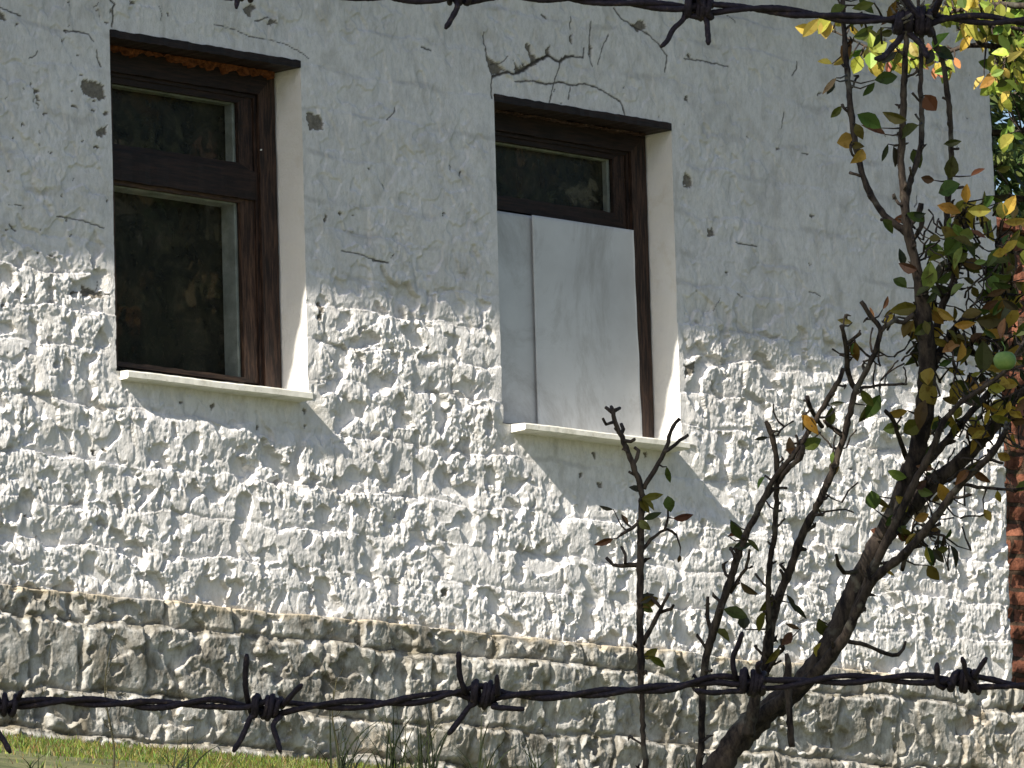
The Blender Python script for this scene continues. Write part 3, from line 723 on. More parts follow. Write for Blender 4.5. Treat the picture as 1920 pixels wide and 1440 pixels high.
def rleaf(px, py, t, r, cols='goobyddl'):
    for _ in range(r.choice((1, 1, 2, 3))): pleaf(px+r.uniform(-3, 3), py+r.uniform(-3, 3), r.uniform(24, 48), r.uniform(-150, 60), r.choice(cols), r.uniform(.3, .6), t, r, .9)

# trunk and leader
bpath([(1290,1580,30),(1320,1490,26),(1365,1410,25),(1425,1345,24),(1500,1285,20),(1560,1195,17.5),(1605,1100,17),(1640,1030,19),(1690,965,18),(1740,915,17),(1800,865,14),(1850,815,12),(1895,755,10),(1945,715,9),(2010,690,8)], 0, .1, trunkm, .4, 12)
bpath([(1650,1010,15),(1690,930,17),(1715,860,17),(1732,780,17),(1738,700,17),(1737,640,16),(1731,580,14),(1718,500,10),(1702,430,9),(1697,385,8),(1690,310,7),(1692,240,6.5),(1695,150,6),(1700,60,5),(1705,-40,4)], 0, -.1, branchm, .75, 10)
bpath([(1405,1360,17),(1470,1310,13),(1530,1262,12),(1580,1200,10),(1605,1150,9),(1640,1085,8.5),(1700,1035,8),(1750,975,7.5),(1800,910,7),(1860,850,6),(1890,800,5)], -.05, -.3, branchm, .9, 9)
bpath([(1600,1160,9),(1640,1060,8.5),(1680,980,8),(1715,905,7),(1745,850,7),(1765,800,6),(1790,765,5),(1830,735,4.5),(1880,700,4),(1915,650,3)], -.1, -.2, branchm, 1, 8)
bpath([(1697,385,6),(1710,330,5.5),(1725,280,5),(1729,230,5),(1726,160,4.6),(1728,80,4),(1722,20,3.5),(1725,-30,3)], -.05, .1, branchm, .8)
bpath([(1700,437,8),(1665,410,6.5),(1640,378,6),(1618,330,6),(1606,280,6),(1597,220,6),(1590,150,5.5),(1584,80,5),(1580,10,4.5),(1578,-40,4)], -.05, .15, branchm, .8)
bpath([(1738,690,10),(1752,640,8),(1765,580,7),(1790,520,6),(1805,470,6),(1812,420,5),(1806,380,4)], .05, .15, branchm, 1)
bpath([(1790,540,5),(1775,440,5.5),(1778,370,5.5),(1783,310,5.5),(1783,250,5.2),(1778,190,5),(1768,120,4.6),(1752,70,4.5),(1745,30,4),(1765,-30,3)], .1, .05, branchm, .9)
bpath([(1745,690,9),(1775,640,7),(1805,600,6),(1835,590,5),(1862,560,4)], 0, .2, branchm, 1)
bpath([(1735,870,8),(1780,820,7),(1815,780,6.5),(1850,740,6),(1880,700,5)], 0, .15, branchm, 1)
bpath([(1862,700,5),(1874,620,4.5),(1880,560,4),(1872,500,3.5),(1868,450,3)], .1, .2, branchm, 1.2)
bpath([(1735,675,7),(1722,620,5),(1712,590,4.5),(1695,605,4.5),(1675,602,4.5),(1652,622,4.5),(1648,640,4.5)], 0, -.1, branchm, .6)
bpath([(1697,435,3),(1722,400,5.5),(1728,380,5)], 0, 0, branchm, 0)
bpath([(1712,450,4),(1727,425,5),(1730,405,5)], 0, 0, branchm, 0)
# the fan of shoots to the left
bpath([(1402,1380,13),(1418,1300,11),(1436,1240,10),(1450,1150,9),(1478,1075,8),(1505,1000,7.5),(1532,950,7),(1560,885,6.5),(1582,820,6),(1602,740,5.5),(1622,700,5),(1645,648,5),(1650,615,4.5),(1630,590,4.2),(1615,565,4)], -.1, -.3, branchm, 1)
bpath([(1440,1230,6),(1441,1150,5),(1441,1080,5),(1452,1000,5),(1456,930,5),(1457,870,5),(1450,825,5),(1437,790,4)], -.15, -.3, branchm, 1.1)
bpath([(1458,905,5),(1480,875,5),(1500,860,5),(1507,835,4)], -.3, -.35, branchm, 1)
bpath([(1306,1470,7),(1314,1400,6),(1318,1300,6.5),(1325,1230,7),(1345,1160,7.5),(1375,1070,7),(1398,1005,6.5),(1425,950,6),(1450,900,5),(1490,850,5),(1522,800,5),(1548,755,5),(1572,715,4.5),(1582,690,4)], -.2, -.35, branchm, 1)
bpath([(1607,735,5),(1590,700,5),(1588,660,5),(1585,640,4.5),(1578,610,3.5)], -.2, -.3, branchm, 1.4)
bpath([(1586,650,4),(1600,635,3.5),(1612,625,3)], -.2, -.3, branchm, 0)
bpath([(1612,728,3),(1650,723,2.5),(1700,720,2.5)], -.2, -.3, branchm, 0)
bpath([(1542,800,4),(1525,775,4),(1512,745,4)], -.2, -.3, branchm, 1)
bpath([(1578,812,3.5),(1560,800,3.5),(1545,790,3)], -.2, -.3, branchm, 0)
bpath([(1590,1203,5),(1625,1210,4),(1660,1225,4),(1685,1228,4),(1695,1215,3.5),(1698,1202,2.5)], 0, .1, branchm, 0)
bpath([(1606,1072,4.5),(1582,1074,4),(1572,1060,4),(1568,1040,3)], 0, -.1, branchm, 0)
bpath([(1690,1070,4),(1700,1040,4),(1712,1010,3),(1740,1000,3),(1770,1005,2.5)], -.1, -.2, branchm, 1.2)
bpath([(1780,900,4),(1810,880,3),(1850,862,3),(1880,868,2.5)], 0, -.2, branchm, 1)
bpath([(1790,905,3),(1850,915,3),(1900,918,2.5),(1930,914,2)], 0, -.2, branchm, .6)
bpath([(1420,1300,5),(1450,1240,4),(1470,1215,4),(1465,1200,3)], -.1, -.2, branchm, 1)
bpath([(1322,1240,4),(1332,1190,4),(1326,1150,3.5),(1328,1118,3)], -.2, -.2, branchm, 1)
bpath([(1370,1110,4),(1400,1060,3),(1405,1030,2.5)], -.25, -.3, branchm, .6)
bpath([(1700,860,5),(1685,820,4.5),(1676,790,4),(1660,770,3.5)], 0, -.15, branchm, 1.3)
bpath([(1695,870,4.5),(1672,1000,4)], 0, -.1, branchm, 0)
bpath([(1485,1400,6),(1480,1345,6),(1477,1280,7),(1478,1250,6),(1475,1225,3)], -.3, -.3, branchm, 0)
# traced leaves
for a in [(1652,240,52,150,'g',.55),(1598,212,0.1,0,'g'),(1605,232,30,-70,'o',.6),(1603,258,34,-160,'y',.9),(1618,280,32,-120,'y',.7),(1660,252,46,150,'b',.3),(1640,150,48,10,'g',.5),(1640,155,34,-130,'g',.4),
 (1562,148,32,-110,'d',.5),(1568,146,42,-130,'p',.25),(1700,225,46,170,'o',.45),(1722,235,48,-160,'g',.5),(1735,178,36,-55,'b',.9),(1712,280,38,-70,'g',.6),(1675,275,40,-70,'d',.4),(1665,270,36,-110,'d',.3),
 (1780,335,44,80,'g',.6),(1770,270,34,10,'g',.4),(1820,330,34,40,'b',.3),(1752,338,26,170,'b',.6),(1700,400,40,-20,'g',.45),(1712,402,44,-160,'b',.35),(1758,385,46,-20,'y',.45),(1815,395,44,0,'y',.5),(1812,380,36,90,'y',.5),
 (1760,362,46,20,'g',.7),(1735,400,28,-170,'d',.5),(1790,420,54,-70,'l',.7),(1765,425,46,-40,'o',.5),(1800,445,44,-130,'g',.7),(1795,455,42,-100,'g',.7),(1770,470,40,170,'g',.55),(1735,545,56,78,'l',.58),(1720,505,36,170,'b',.55),
 (1692,500,34,90,'d',.5),(1700,540,34,140,'g',.6),(1730,570,40,-20,'y',.5),(1720,575,50,-170,'o',.5),(1745,580,40,-50,'y',.5),(1830,560,44,20,'g',.5),(1850,595,46,-10,'o',.5),(1830,600,60,0,'o',.5),(1900,570,46,-100,'y',.6),
 (1850,620,36,-20,'y',.5),(1800,640,40,-150,'p',.5),(1770,625,36,170,'y',.5),(1842,700,62,88,'g',.58),(1855,710,40,-10,'y',.5),(1868,640,36,-30,'g',.5),(1745,690,34,-100,'y',.8),(1730,720,44,-60,'y',.8),(1725,700,36,-50,'o',.7),
 (1735,750,56,-110,'b',.5),(1730,790,50,-150,'o',.6),(1690,800,36,-170,'g',.6),(1650,740,52,-120,'g',.5),(1625,760,38,-100,'g',.5),(1560,762,46,-100,'g',.42),(1555,758,30,5,'d',.3),(1570,860,34,-100,'o',.6),
 (1370,975,46,-60,'g',.4),(1365,1005,30,20,'b',.3),(1400,1010,34,-40,'g',.3),(1535,1160,46,-70,'g',.5),(1540,1205,32,-100,'y',.9),(1480,1130,46,-40,'d',.25),(1500,1180,30,160,'b',.3),(1475,1115,36,-60,'d',.3),
 (1700,960,36,120,'y',.6),(1715,975,30,20,'y',.6),(1690,990,34,-60,'o',.6),(1740,1060,34,-60,'o',.7),(1735,1025,40,-60,'g',.5),(1655,1000,24,160,'b',.6),(1660,985,30,40,'g',.6),(1640,955,36,100,'g',.8),(1700,895,40,170,'l',.5),
 (1720,915,32,-20,'l',.6),(1752,880,40,170,'b',.3),(1870,850,30,-30,'y',.6),(1890,760,36,-40,'y',.5),(1800,760,40,150,'o',.4),(1845,955,26,-60,'y',.6),(1870,920,24,-80,'y',.5),(1780,720,50,-10,'g',.4),(1790,600,42,150,'y',.4),
 (1655,580,30,60,'b',.3),(1640,600,30,110,'b',.2),(1645,640,28,-90,'d',.4),(1598,605,28,170,'o',.4),(1510,850,40,170,'b',.3),(1485,855,34,100,'b',.5),(1440,820,26,-170,'d',.3),(1395,1180,28,90,'d',.8)]:
    if a[2] > 1: pleaf(*a)
# leaf clusters; the small, mostly yellow one takes its sunlit look from colour
for (cx, cy, sx_, sy_, n, cols) in [(1845,620,45,70,24,'ggooydyb'),(1800,450,45,55,24,'glgooyyb'),(1720,590,28,30,16,'gooyd'),(1830,720,55,40,16,'yoydb'),(1760,800,50,40,11,'goyyb'),(1890,500,30,60,24,'goybd'),(1820,395,34,18,12,'yyop'),
   (1900,640,30,50,20,'goydd'),(1700,930,50,60,8,'goyyd'),(1745,1020,25,40,9,'goyd'),(1850,790,40,40,10,'yoydb'),(1900,760,30,60,14,'oyydb'),(1740,545,30,40,12,'ggd'),(1640,30,60,40,10,'ggoo'),(1870,560,40,60,20,'goydbl'),(1800,520,50,60,12,'ggdoyl'),(1780,660,40,40,16,'goyd'),(1720,640,30,40,8,'gdo'),(1890,400,20,60,14,'goyd')]:
    for _ in range(n):
        x = br_.gauss(cx, sx_*.6); y = br_.gauss(cy, sy_*.6); pleaf(x, y, br_.uniform(22, 46), br_.uniform(-170, 80), br_.choice(cols), br_.uniform(.3, .65), TB+br_.uniform(-.2, .35), br_, .9)
        if br_.random() < .6:
            a = br_.uniform(-1.2, 1.2); branchm.tube([at(x, y, TB), at(x+math.sin(a)*16, y+math.cos(a)*14, TB+.03), at(x+math.sin(a)*26+br_.uniform(-6, 6), y+math.cos(a)*30, TB+.05)], [1.5*PXM, 2*PXM, 2.4*PXM], 5)
for (cx, cy, sx_, sy_, n) in [(1830,600,60,110,46),(1780,470,50,60,16),(1800,840,70,60,26),(1740,980,40,60,16),(1880,760,40,80,18),(1500,880,90,80,12),(1640,700,50,80,10)]:
    for _ in range(n):
        x = br_.gauss(cx, sx_*.7); y = br_.gauss(cy, sy_*.7); a = br_.uniform(-2.6, -.4); P = [(x, y)]; t_ = TB+br_.uniform(-.15, .3)
        dd = min(math.hypot(q[0]-x, q[1]-y) for q in BP)
        if dd > 75: continue
        LB.append((x, y, t_))
        for k in range(4):
            a += br_.uniform(-.5, .5); P.append((P[-1][0]+math.cos(a)*br_.uniform(6, 16), P[-1][1]+math.sin(a)*br_.uniform(6, 16)))
        branchm.tube([at(p[0], p[1], t_+.01*k) for k, p in enumerate(P)], [2.2*PXM, 2.0*PXM, 1.7*PXM, 1.5*PXM, 1.9*PXM], 5, rough=.15)
petioles(branchm)
trunkm.build("trunk", BARK, fruit, True); branchm.build("branches", BARK, fruit, True); leafm.build("foliage", LEAF, fruit)
fm = MB(); fc = Vector(at(1884, 676, TB-.45)); V = []; nu, nv = 20, 12; r0 = 21*PXM
for j in range(nv+1):
    ph = math.pi*j/nv
    for i in range(nu):
        th = 2*math.pi*i/nu; rr = r0*math.sin(ph)*(1+.03*math.cos(5*th)*math.sin(ph)); V.append(fc+Vector((rr*math.cos(th), rr*math.sin(th), r0*.92*math.cos(ph)-(.25*r0*math.exp(-(ph/.45)**2))+.15*r0*math.exp(-((math.pi-ph)/.4)**2))))
fm.add(V, [(j*nu+i, j*nu+(i+1) % nu, (j+1)*nu+(i+1) % nu, (j+1)*nu+i) for j in range(nv) for i in range(nu)])
fm.tube([fc+Vector((0, 0, r0*.6)), fc+Vector((.002, 0, r0*1.2)), fc+Vector((-.004, .004, r0*1.7))], .0012, 6)
fm.build("fruit", m_simple("green_apple_skin", (.10, .20, .05), (.24, .34, .10), 30, .35, .0005), fruit, True)

# --- thin sapling left of it
branchm = MB(); leafm = MB(); LEAFP[0] = .30
sap = empty("sapling", at(1216, 1540, TB-.4), "thin upright sapling with knobbly bare twigs left of the fruit tree", "sapling")
T0 = TB; TB = 19.6
S1 = [(1218,1560,7),(1212,1450,6.5),(1206,1380,5.5),(1203,1300,6),(1202,1240,8),(1200,1150,7.5),(1201,1060,8),(1202,980,7.5),(1204,925,7),(1192,885,6.5),(1178,850,6),(1166,820,5.5),(1152,790,5),(1150,770,4.5)]
bpath([(x, y, q*.85) for x, y, q in S1], 0, 0, branchm, .5, 10)
for P in [[(1206,915,5),(1222,890,5),(1240,860,4.5),(1252,830,4),(1262,800,4),(1274,785,3.5)],[(1245,848,3.5),(1268,832,3.5),(1290,815,3)],[(1150,772,4),(1146,762,3)],[(1150,772,4),(1162,766,3)],[(1150,775,4),(1136,765,3)],[(1150,790,3.5),(1136,795,3),(1131,785,2.5)],
  [(1163,815,4),(1170,805,3.5),(1165,795,3)],[(1165,825,4),(1182,828,3.5),(1190,823,3)],[(1200,1060,5),(1180,1058,4.5),(1165,1062,4),(1150,1060,3.5),(1137,1045,3)],[(1172,1055,3.5),(1172,1040,3),(1165,1025,2.5)],
  [(1204,1208,5),(1225,1170,4.5),(1240,1140,4),(1255,1112,3)],[(1240,1140,3.5),(1225,1125,3.5),(1212,1112,3)],[(1238,1148,3),(1258,1142,3),(1262,1135,2.5)],[(1204,1030,3.5),(1228,1005,3),(1250,992,2.8),(1268,1002,2.5)],[(1245,995,3),(1252,970,2.5),(1252,950,2)],
  [(1203,975,3.5),(1185,990,3.5),(1165,1002,3)],[(1178,850,4),(1190,868,4),(1196,845,4),(1190,838,3)]]:
    bpath(P, 0, br_.uniform(-.05, .05), branchm, 0, 6)
for a in [(1150,1010,38,-160,'b',.32),(1165,965,26,-60,'b',.4),(1252,930,30,-80,'g',.7),(1250,875,32,-80,'g',.35),(1262,972,40,5,'b',.4),(1205,975,40,20,'g',.35),(1150,955,28,170,'d',.3),(1205,1235,34,30,'o',.5),(1215,1230,44,-30,'o',.3),(1275,1040,18,-100,'b',.4),(1204,920,26,160,'d',.5),(1168,815,0.5,0,'b')]:
    if a[2] > 1: pleaf(*a, t=TB)
petioles(branchm); branchm.build("stem", BARK, sap, True); leafm.build("foliage", LEAF, sap)
TB = T0

# --- overhanging yellow branch of a taller tree out of frame to the right
TB = 22.0; PXM = TB/F; branchm = MB(); leafm = MB()
yt = empty("yellowing_tree", at(2260, 1500, TB), "bright yellow leafed branch reaching in from the right above the fruit tree", "tree")
P0 = [(2260,1520,40),(2240,1100,36),(2230,700,32),(2190,400,28),(2150,200,22)]
tm = MB(); bpath(P0, 0, 0, tm, 0, 12); LEAFP[0] = .0
for P in [[(2170,260,16),(2050,150,12),(1960,105,8),(1890,90,6),(1840,85,5),(1800,90,4),(1770,100,3),(1740,104,3)],[(2160,200,14),(2020,40,9),(1900,10,6),(1820,15,4),(1760,30,3),(1680,40,3)],[(1960,105,5),(1930,60,4),(1860,50,3)],[(1740,104,3),(1690,112,3),(1640,95,2.5),(1600,75,2),(1540,50,2)],
   [(2180,330,10),(2060,290,6),(1960,260,4),(1915,245,3)],[(1840,85,4),(1820,60,3),(1800,45,2.5)]]:
    bpath(P, 0, br_.uniform(-.2, .2), branchm, .5, 7)
YC = [(.44, .40, .08), (.34, .35, .07), (.32, .37, .06), (.18, .24, .04), (.55, .43, .10), (.50, .50, .12), (.22, .28, .05), (.10, .15, .03)]
for (cx, cy, sx_, sy_, n) in [(1860,30,55,28,90),(1895,105,30,40,60),(1790,15,40,16,34),(1620,100,32,14,12),(1560,40,40,14,7),(1690,95,40,14,16),(1720,105,30,16,20),(1895,240,14,14,7),(1940,150,50,60,60),(1960,60,60,50,60),(1860,150,14,14,8),(1770,120,30,14,10)]:
    for _ in range(n):
        pleaf(br_.gauss(cx, sx_*.6), br_.gauss(cy, sy_*.6), br_.uniform(21, 38), br_.uniform(-160, -10) if br_.random() < .7 else br_.uniform(-180, 180), br_.choice(YC), br_.uniform(.4, .75), TB+br_.uniform(-.35, .35), br_, .8)
for a in [(1612,105,36,-110,'y',.7),(1640,110,36,-80,'y',.8),(1535,35,46,-130,'y',.45),(1600,70,44,20,'g',.5),(1660,80,50,-150,'g',.5),(1650,70,50,170,'g',.5),(1560,120,30,160,'o',.4)]: pleaf(*a, t=TB)
for x, y in ((1665,115),(1752,125),(1755,130),(1790,108),(1725,112),(1740,80)): pleaf(x, y, 24, br_.uniform(-90, 0), (.55, .26, .16), .5, TB)
petioles(branchm, 120); tm.build("trunk", BARK, yt, True); branchm.build("branches", BARK, yt, True); leafm.build("foliage", LEAF, yt)
TB = 20.0; PXM = TB/F

# --- behind the house corner: conifer and red brick garden wall
def brick_wall():
    x0, x1, z0, z1, Y = 5.2, 16.0, -1.4, wl(1895, 436, 5.2)[1], 5.2
    m = mat("old_red_brick", (.3, .12, .08), .9, .2); t = NT(m)
    co_ = t.n.new("ShaderNodeTexCoord"); mp = t.n.new("ShaderNodeMapping"); mp.inputs["Rotation"].default_value = (R(90), 0, 0); t.l.new(co_.outputs["Object"], mp.inputs[0])
    bt = t.node("ShaderNodeTexBrick", Scale=1.0); bt.inputs["Brick Width"].default_value = .25; bt.inputs["Row Height"].default_value = .085; bt.inputs["Mortar Size"].default_value = .012; bt.inputs["Mortar Smooth"].default_value = .3
    bt.inputs["Color1"].default_value = (.20, .075, .045, 1); bt.inputs["Color2"].default_value = (.32, .13, .08, 1); bt.inputs["Mortar"].default_value = (.10, .065, .045, 1)
    t.l.new(mp.outputs[0], bt.inputs["Vector"])
    c = t.mix(.8, bt.outputs["Color"], t.ramp(t.noise(24, 6, .75), [(.34, (.2, .17, .15)), (.54, (1, 1, 1))]), 'MULTIPLY')
    c = t.mix(t.ramp(t.noise(7, 7, .8), [(.54, 0.0), (.64, .8)]), c, (.05, .055, .02)); t.color(c)
    p = t.bump(bt.outputs["Fac"], -.008, 1); t.bump(t.noise(30, 6, .7), .012, 1, p)
    nx, nz = 260, 90; V = []
    for j in range(nz+1):
        for i in range(nx+1):
            x = x0+(x1-x0)*i/nx; z = z0+(z1-z0)*j/nz; hh = .05*float(pn(np.array([x/.11]), np.array([z/.09]), 90)[0])
            V.append((x, Y-hh, z))
    n = nx+1; w = MB(); w.add(V, [(j*n+i, j*n+i+1, (j+1)*n+i+1, (j+1)*n+i) for j in range(nz) for i in range(nx)])
    root = empty("brick_garden_wall", (9, Y, z0), "rough red brick garden wall behind the right corner of the white house", "wall")
    w.build("brickwork", m, root, True)
    cp = MB(); cp.box(x0, x1, Y+.03, Y+.3, z0, z1-.02); cp.build("core", m, root)
    c2 = MB()
    for i in range(int((x1-x0)/.3)): c2.box(x0+i*.3+.004, x0+i*.3+.296, Y-.04, Y+.33, z1, z1+.06, .012, .003)
    c2.build("coping", m, root)
brick_wall()
def conifer(base, h, rad, seed, label):
    r = random.Random(seed); root = empty("conifer_tree", base, label, "tree", "conifers behind the brick wall"); b = Vector(base)
    tk = MB(); tk.tube([b+Vector((0, 0, h*i/8)) for i in range(9)], [.16*(1-i/8.6) for i in range(9)], 10, rough=.05); cm = MB()
    for k in range(130):
        z = h*(.06+.92*(k/130)); R0 = rad*(1-z/h)**.75+.15; a = k*2.4+r.uniform(-.3, .3); L = R0*r.uniform(.75, 1.1); o = b+Vector((0, 0, z)); d = Vector((math.cos(a), math.sin(a), 0))
        pts = [o+d*L*t+Vector((0, 0, .10*L*t-.28*L*t*t)) for t in (0, .35, .7, 1)]; tk.tube(pts, [.022, .014, .009, .003], 5)
        for _ in range(int(90+420*L/rad)):
            t = r.uniform(.12, 1.05); p = o+d*L*t+Vector((0, 0, .10*L*t-.28*L*t*t)); s = Vector((-d.y, d.x, 0))
            side = r.choice((-1, 1)); q = (d*r.uniform(.3, 1)+s*side*r.uniform(.1, 1)+Vector((0, 0, r.uniform(-.9, .25)))).normalized()
            c = random.choice([(.06, .10, .035), (.10, .16, .05), (.16, .20, .06), (.04, .07, .025)]); br = r.uniform(.7, 1.3); p = p+s*side*r.uniform(0, .22)*L*(1-t*.5)
            simple_leaf(cm, p, q, q.cross(rv(r)).normalized(), r.uniform(.09, .2), .042, tuple(v*br for v in c))
    tk.build("trunk", BARK, root, True); cm.build("crown", LEAF, root)
conifer((16.2, 9.6, ZG), 10.5, 3.2, 3, "tall green conifer rising behind the brick wall at the right edge")
conifer((18.6, 12.0, ZG), 12.5, 3.4, 4, "taller conifer standing farther back behind the front conifer")

# --- trees opposite the windows (seen reflected in the panes) and shade trees
for i, (x, y, h_) in enumerate(((12.5, -11.0, 9.0), (9.0, -8.0, 6.5), (17.0, -14.5, 10.0), (14.5, -17.5, 9))):
    tree("broadleaf_tree", (x, y, gz(x, y)), h_, (2.6, 2.6, 3.6), 11000, .28, [(.05, .055, .03), (.075, .07, .04), (.035, .04, .025), (.10, .08, .035)], ["large broad crowned tree facing the windows from across the slope", "smaller bushy tree nearest the right of the fruit tree", "tallest tree farthest down the slope to the right", "dark crowned tree standing lowest on the slope"][i], 40+i, "trees on the slope opposite the house")
def shade(c, rad, n, seed, label, L=.12):
    g = gz(c[0], c[1]); return tree("shade_tree", (c[0], c[1], g), (c[2]-g)/.62, rad, n, L, GREENS, label, seed, "shade trees left of the fence", clumps=60)
B0 = at(1660, 760, 20.0); sd = np.array(SUN)
shade(B0-sd*9.0+np.array([0, -.1, -.1]), (1.35, 1.35, 1.9), 15000, 71, "leafy tree shading the fruit tree from the left")
Wp = at(960, 700, 3.4); shade(Wp-sd*4.2, (.8, .8, .8), 9000, 72, "leafy tree shading the barbed wire from behind the viewer", .09)

# --- weeds by the wall foot
def weed(px, py, hpx, t, seed, label, name="weed", n=7, stalk=False):
    r = random.Random(seed); base = Vector(at(px, py, t)); root = empty(name, base, label, "weed", "tall weeds before the wall foot"); s = t/F; mb = MB()
    if stalk:
        L = hpx*s; pts = [base+Vector((.02*math.sin(i*.9)*L*2, 0, L*i/8)) for i in range(9)]; mb.tube(pts, [2.6*s*(1-.6*i/8) for i in range(9)], 6)
        for k in range(9):
            p = pts[3+k % 6]; v = rv(r); v.z = abs(v.z); mb.tube([p, p+v*.02, p+v*.035+Vector((0, 0, .01))], [.0012, .001, .0016], 5)
        mb.c = []; return mb.build("stalk", WEED, root, True) and root
    for _ in range(n):
        a = r.uniform(0, 6.28); d = Vector((math.cos(a), math.sin(a), 0)); L = hpx*s*r.uniform(.35, 1.1); ln = r.uniform(.05, .8)*L; w = r.uniform(1.1, 2.8)*s; V = []; sv = Vector(RT)*.8+d*.3; b0 = base; base = base+Vector(RT)*r.gauss(0, 14)*s
        c = random.choice([(.012, .020, .008), (.02, .03, .012), (.035, .045, .016)])
        for k in range(7):
            u = k/6; p = base+d*ln*u*u*1.2+Vector((0, 0, L*(u-.35*u**3*ln/L))); ww = (1-u**2)*w
            V += [p-sv*ww, p+sv*ww]
        mb.add(V, [(2*k, 2*k+1, 2*k+3, 2*k+2) for k in range(6)], c); base = b0
    mb.build("blades", LEAF, root); return root
WEED = m_simple("dry_stalk", (.02, .02, .012), (.06, .055, .03), 30)
WL = ["grass tuft under the barb left of centre", "widest dark grass tuft at the bottom centre", "grass tuft just right of the widest tuft", "short tuft near the sapling stem", "tuft at the far left beneath the wire end", "thin tuft between the two left barbs", "sparse tuft right of the middle barb", "low tuft at the foot of the fruit tree"]
for i, (px, hp, n) in enumerate(((650,175,20),(735,195,24),(800,190,20),(1000,120,12),(60,95,12),(330,125,12),(900,150,14),(1290,90,8))):
    weed(px, 1478, hp, 25.5+.6*(i % 3), 100+i, WL[i], n=n)
weed(208, 1470, 270, 26, 120, "dry brown stalk with a curled tip before the left end of the stone base", "dry_stalk", stalk=True)
weed(632, 1470, 200, 26, 121, "thin dry stalk rising between the barbs before the stone base", "dry_stalk", stalk=True)

# ------------------------------------------------------------ barbed wire
TWR = 3.4; S = TWR/F
FENCE = "barbed wires strung across the foreground"
def strandpath(P, barbs, name, label, seed, posts):
    r = random.Random(seed); C = spline([(x, y) for x, y in P], 4); root = empty(name, at(C[len(C)//2][0], C[len(C)//2][1], TWR), label, "barbed wire", FENCE)
    Ls = np.concatenate([[0], np.cumsum([np.hypot(*(C[i+1]-C[i])) for i in range(len(C)-1)])]); HP = 118.0
    for k in (0, 1):
        pts = []
        for i, c in enumerate(C):
            ph = math.pi*Ls[i]/HP + k*math.pi + .35*math.sin(Ls[i]/160+seed)
            op = 1.0
            for bx in barbs: op = max(op, 1+1.6*math.exp(-((c[0]-bx-(-38 if k else 38)*.0)/34)**2)*(1 if seed else 1))
            tng = C[min(i+1, len(C)-1)]-C[max(i-1, 0)]; tng = tng/np.hypot(*tng); nrm = np.array([-tng[1], tng[0]])
            a = 5.6*op
            q = c+nrm*(a*math.sin(ph)+1.3*math.sin(Ls[i]/47+k*2+seed)+r.uniform(-.25, .25)); pts.append(at(q[0], q[1], TWR + a*math.cos(ph)*S*min(1, 1/op+.3)))
        m = MB(); m.tube(pts, [5.7*S*(1+.10*math.sin(i*.21+k*2)+r.uniform(-.04, .04)) for i in range(len(pts))], 10, rough=.07); m.build("strand", WIRE, root, True)
    return root
def barb(root, cx, cy, width, tips, turns=3, rad=19, rw=5.6, seed=0):
    """tips: list of (start side, [pixel points to the tip])"""
    r = random.Random(seed+int(cx)); m = MB(); pts = []
    N = 26*turns//2
    h = lambda i, n: (cx+(i/n-.5)*width, cy)
    for rep in (0, 1):
        if len(tips) < 1+2*rep: break
        two = tips[2*rep:2*rep+2]; ph = rep*2.1; tn = turns if rep == 0 else max(2, turns-1); N = 13*tn; H = []
        for i in range(N+1):
            an = ph+2*math.pi*tn*i/N; x = cx+((i/N)-.5)*width*(1 if rep == 0 else .8)+rep*4; rr = rad*.86*(1+.12*math.sin(1.7*an+cx)+r.uniform(-.04, .04))+rep*3; x += 3.5*math.sin(an*.8+cx)
            H.append((x, cy+rr*math.sin(an), TWR+rr*math.cos(an)*S))
        pre = [(p[0], p[1], TWR-(.006*(1-j/len(two[0])) if len(two[0]) else 0)) for j, p in enumerate(two[0][::-1])]
        post = [(p[0], p[1], TWR-.006-.002*j) for j, p in enumerate(two[1])] if len(two) > 1 else []
        A = pre+H+post; A = spline(A, 6)
        P3 = [at(a[0], a[1], a[2]) for a in A]; rr = [rw*.95*S*r.uniform(.93, 1.07) for _ in P3]; rr[0] *= .55; rr[-1] *= .55
        m.tube(P3, rr, 8, rough=.08)
    m.build("barb", WIRE, root, True)
bot = [(-700,1350),(-350,1335),(-100,1322),(10,1322),(110,1314),(200,1317),(300,1322),(400,1318),(450,1324),(500,1326),(560,1325),(640,1322),(720,1318),(800,1308),(850,1300),(905,1302),(960,1303),(1050,1303),(1150,1297),(1250,1290),(1290,1283),(1345,1273),(1400,1280),(1460,1283),(1550,1275),(1650,1272),(1750,1275),(1800,1277),(1860,1281),(1920,1286),(2200,1300),(2700,1310)]
lw = strandpath(bot, (8, 500, 903, 1405, 1800), "barbed_wire", "lower rusty twisted barbed wire with four barbs across the stone base", 1, None)
barb(lw, 8, 1322, 50, [[(-10, 1360), (5, 1385), (20, 1412)][::1], [(38, 1300), (42, 1296)]], 3, 20)
barb(lw, 497, 1326, 62, [[(462, 1300), (460, 1270), (463, 1226)], [(535, 1318), (550, 1300), (567, 1283)], [(470, 1345), (455, 1380), (437, 1410)], [(512, 1360), (520, 1388), (526, 1411)]], 3, 20)
barb(lw, 905, 1302, 56, [[(872, 1295), (862, 1265), (860, 1222)], [(933, 1300), (932, 1282), (932, 1266)], [(880, 1325), (862, 1350), (840, 1378)], [(925, 1326), (955, 1328), (983, 1330)]], 3, 22)
barb(lw, 1408, 1279, 50, [[(1378, 1265), (1374, 1235), (1386, 1205), (1392, 1185)], [(1420, 1250), (1428, 1240)], [(1375, 1296), (1335, 1299), (1302, 1294)], [(1432, 1290), (1436, 1288)]], 3, 22)
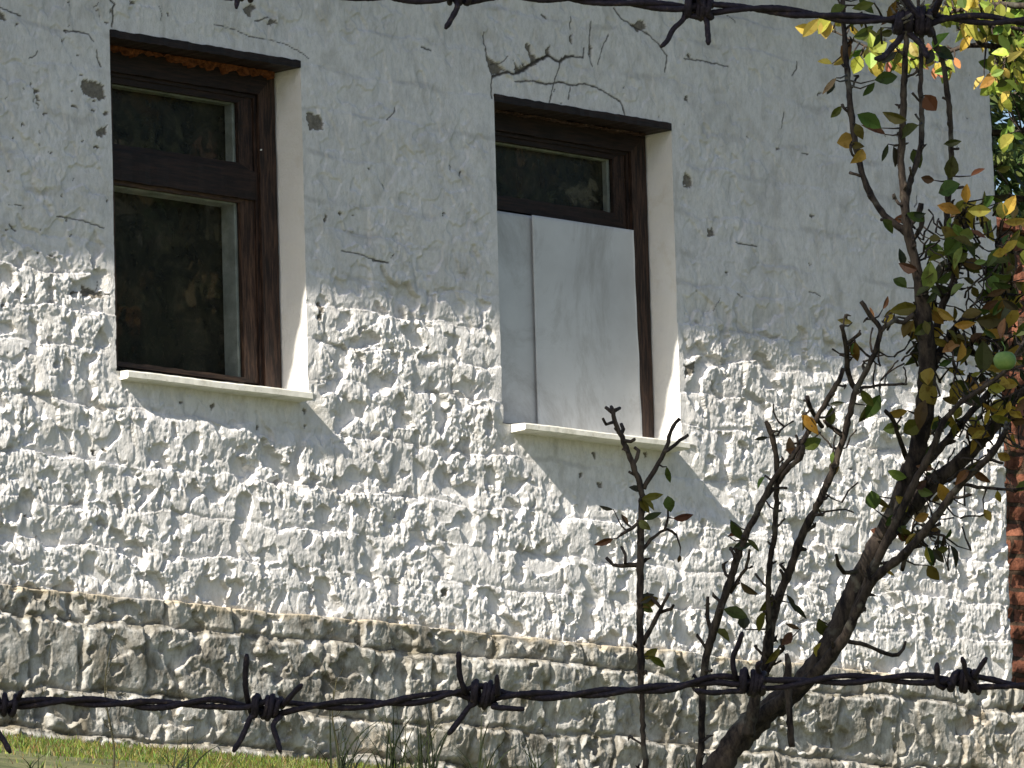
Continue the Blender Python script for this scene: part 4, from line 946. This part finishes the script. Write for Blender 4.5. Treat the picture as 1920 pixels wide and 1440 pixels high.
barb(lw, 1806, 1277, 56, [[(1768, 1290), (1758, 1285), (1757, 1262), (1757, 1243)], [(1828, 1268), (1840, 1248), (1850, 1233)], [(1780, 1280), (1782, 1285)], [(1812, 1262), (1808, 1245), (1804, 1233)]], 3, 20)
top = [(-700,-70),(-300,-45),(0,-30),(250,-22),(440,-16),(620,-12),(790,-4),(862,-6),(950,-10),(1050,-5),(1130,2),(1200,8),(1305,15),(1400,16),(1500,25),(1600,34),(1715,38),(1800,34),(1920,40),(2200,52),(2700,75)]
uw = strandpath(top, (443, 862, 1308, 1712), "barbed_wire", "upper twisted barbed wire along the top with dry bark caught on it", 2, None)
barb(uw, 455, -18, 46, [[(445, 0), (444, 8), (443, 15)], [(480, -50), (485, -80)]], 3, 19)
barb(uw, 862, -10, 50, [[(858, 8), (848, 32), (835, 54)], [(890, -50), (900, -90)]], 3, 19)
barb(uw, 1308, 13, 54, [[(1282, 35), (1262, 55), (1250, 78), (1238, 88)], [(1330, -20), (1345, -60)], [(1322, 35), (1327, 60), (1328, 84)], [(1290, -30), (1280, -60)]], 3, 21)
barb(uw, 1712, 40, 70, [[(1690, 65), (1672, 90), (1655, 108), (1640, 110)], [(1760, 5), (1775, -30)], [(1700, 60), (1728, 85), (1740, 110)], [(1690, -10), (1680, -40)]], 4, 24, 6.5)
kb = MB(); kr = random.Random(3)
for _ in range(26):
    x = 1712+kr.gauss(0, 24); y = 26+kr.gauss(0, 15); a = kr.uniform(0, 6.28); L = kr.uniform(10, 32); d_ = TWR+kr.uniform(-.006, .004)
    kb.tube([at(x, y, d_), at(x+math.cos(a)*L*.5+kr.uniform(-4, 4), y+math.sin(a)*L*.5+kr.uniform(-4, 4), d_-.001), at(x+math.cos(a)*L, y+math.sin(a)*L, d_)], [2.2*S, 3.2*S, 1.0*S], 6, rough=.25)
kb.build("caught_bark", m_simple("dry_bark_fibre", (.05, .045, .04), (.20, .18, .15), 300, .9, .0004), uw)
PM = m_wood((.06, .05, .04), (.17, .15, .12), "grey_post_wood", .35, .7)
for x, lb in ((-700, "split wooden fence post holding the left ends of the wires"), (2700, "split wooden fence post holding the right ends of the wires")):
    c = Vector(at(x, 600, TWR+.035)); g = gz(c.x, c.y); root = empty("fence_post", (c.x, c.y, g), lb, "fence post", "wooden posts of the barbed wire fence"); pm = MB()
    pm.tube([(c.x, c.y, g-.3+(c.z+.45-g+.3)*i/9) for i in range(10)], [.042-.001*i for i in range(10)], 9, rough=.05); pm.build("post", PM, root)
    for py in ((1350 if x < 0 else 1310), (-70 if x < 0 else 75)):
        p = Vector(at(x, py, TWR-.012)); rt = Vector(RT); upv = Vector(UP); st_ = MB(); st_.tube([p+upv*.014+Vector(FW)*.03, p+upv*.014, p+upv*.008-Vector(FW)*.004, p-upv*.008-Vector(FW)*.004, p-upv*.014, p-upv*.014+Vector(FW)*.03], .0016, 6); st_.build("staple", WIRE, root)
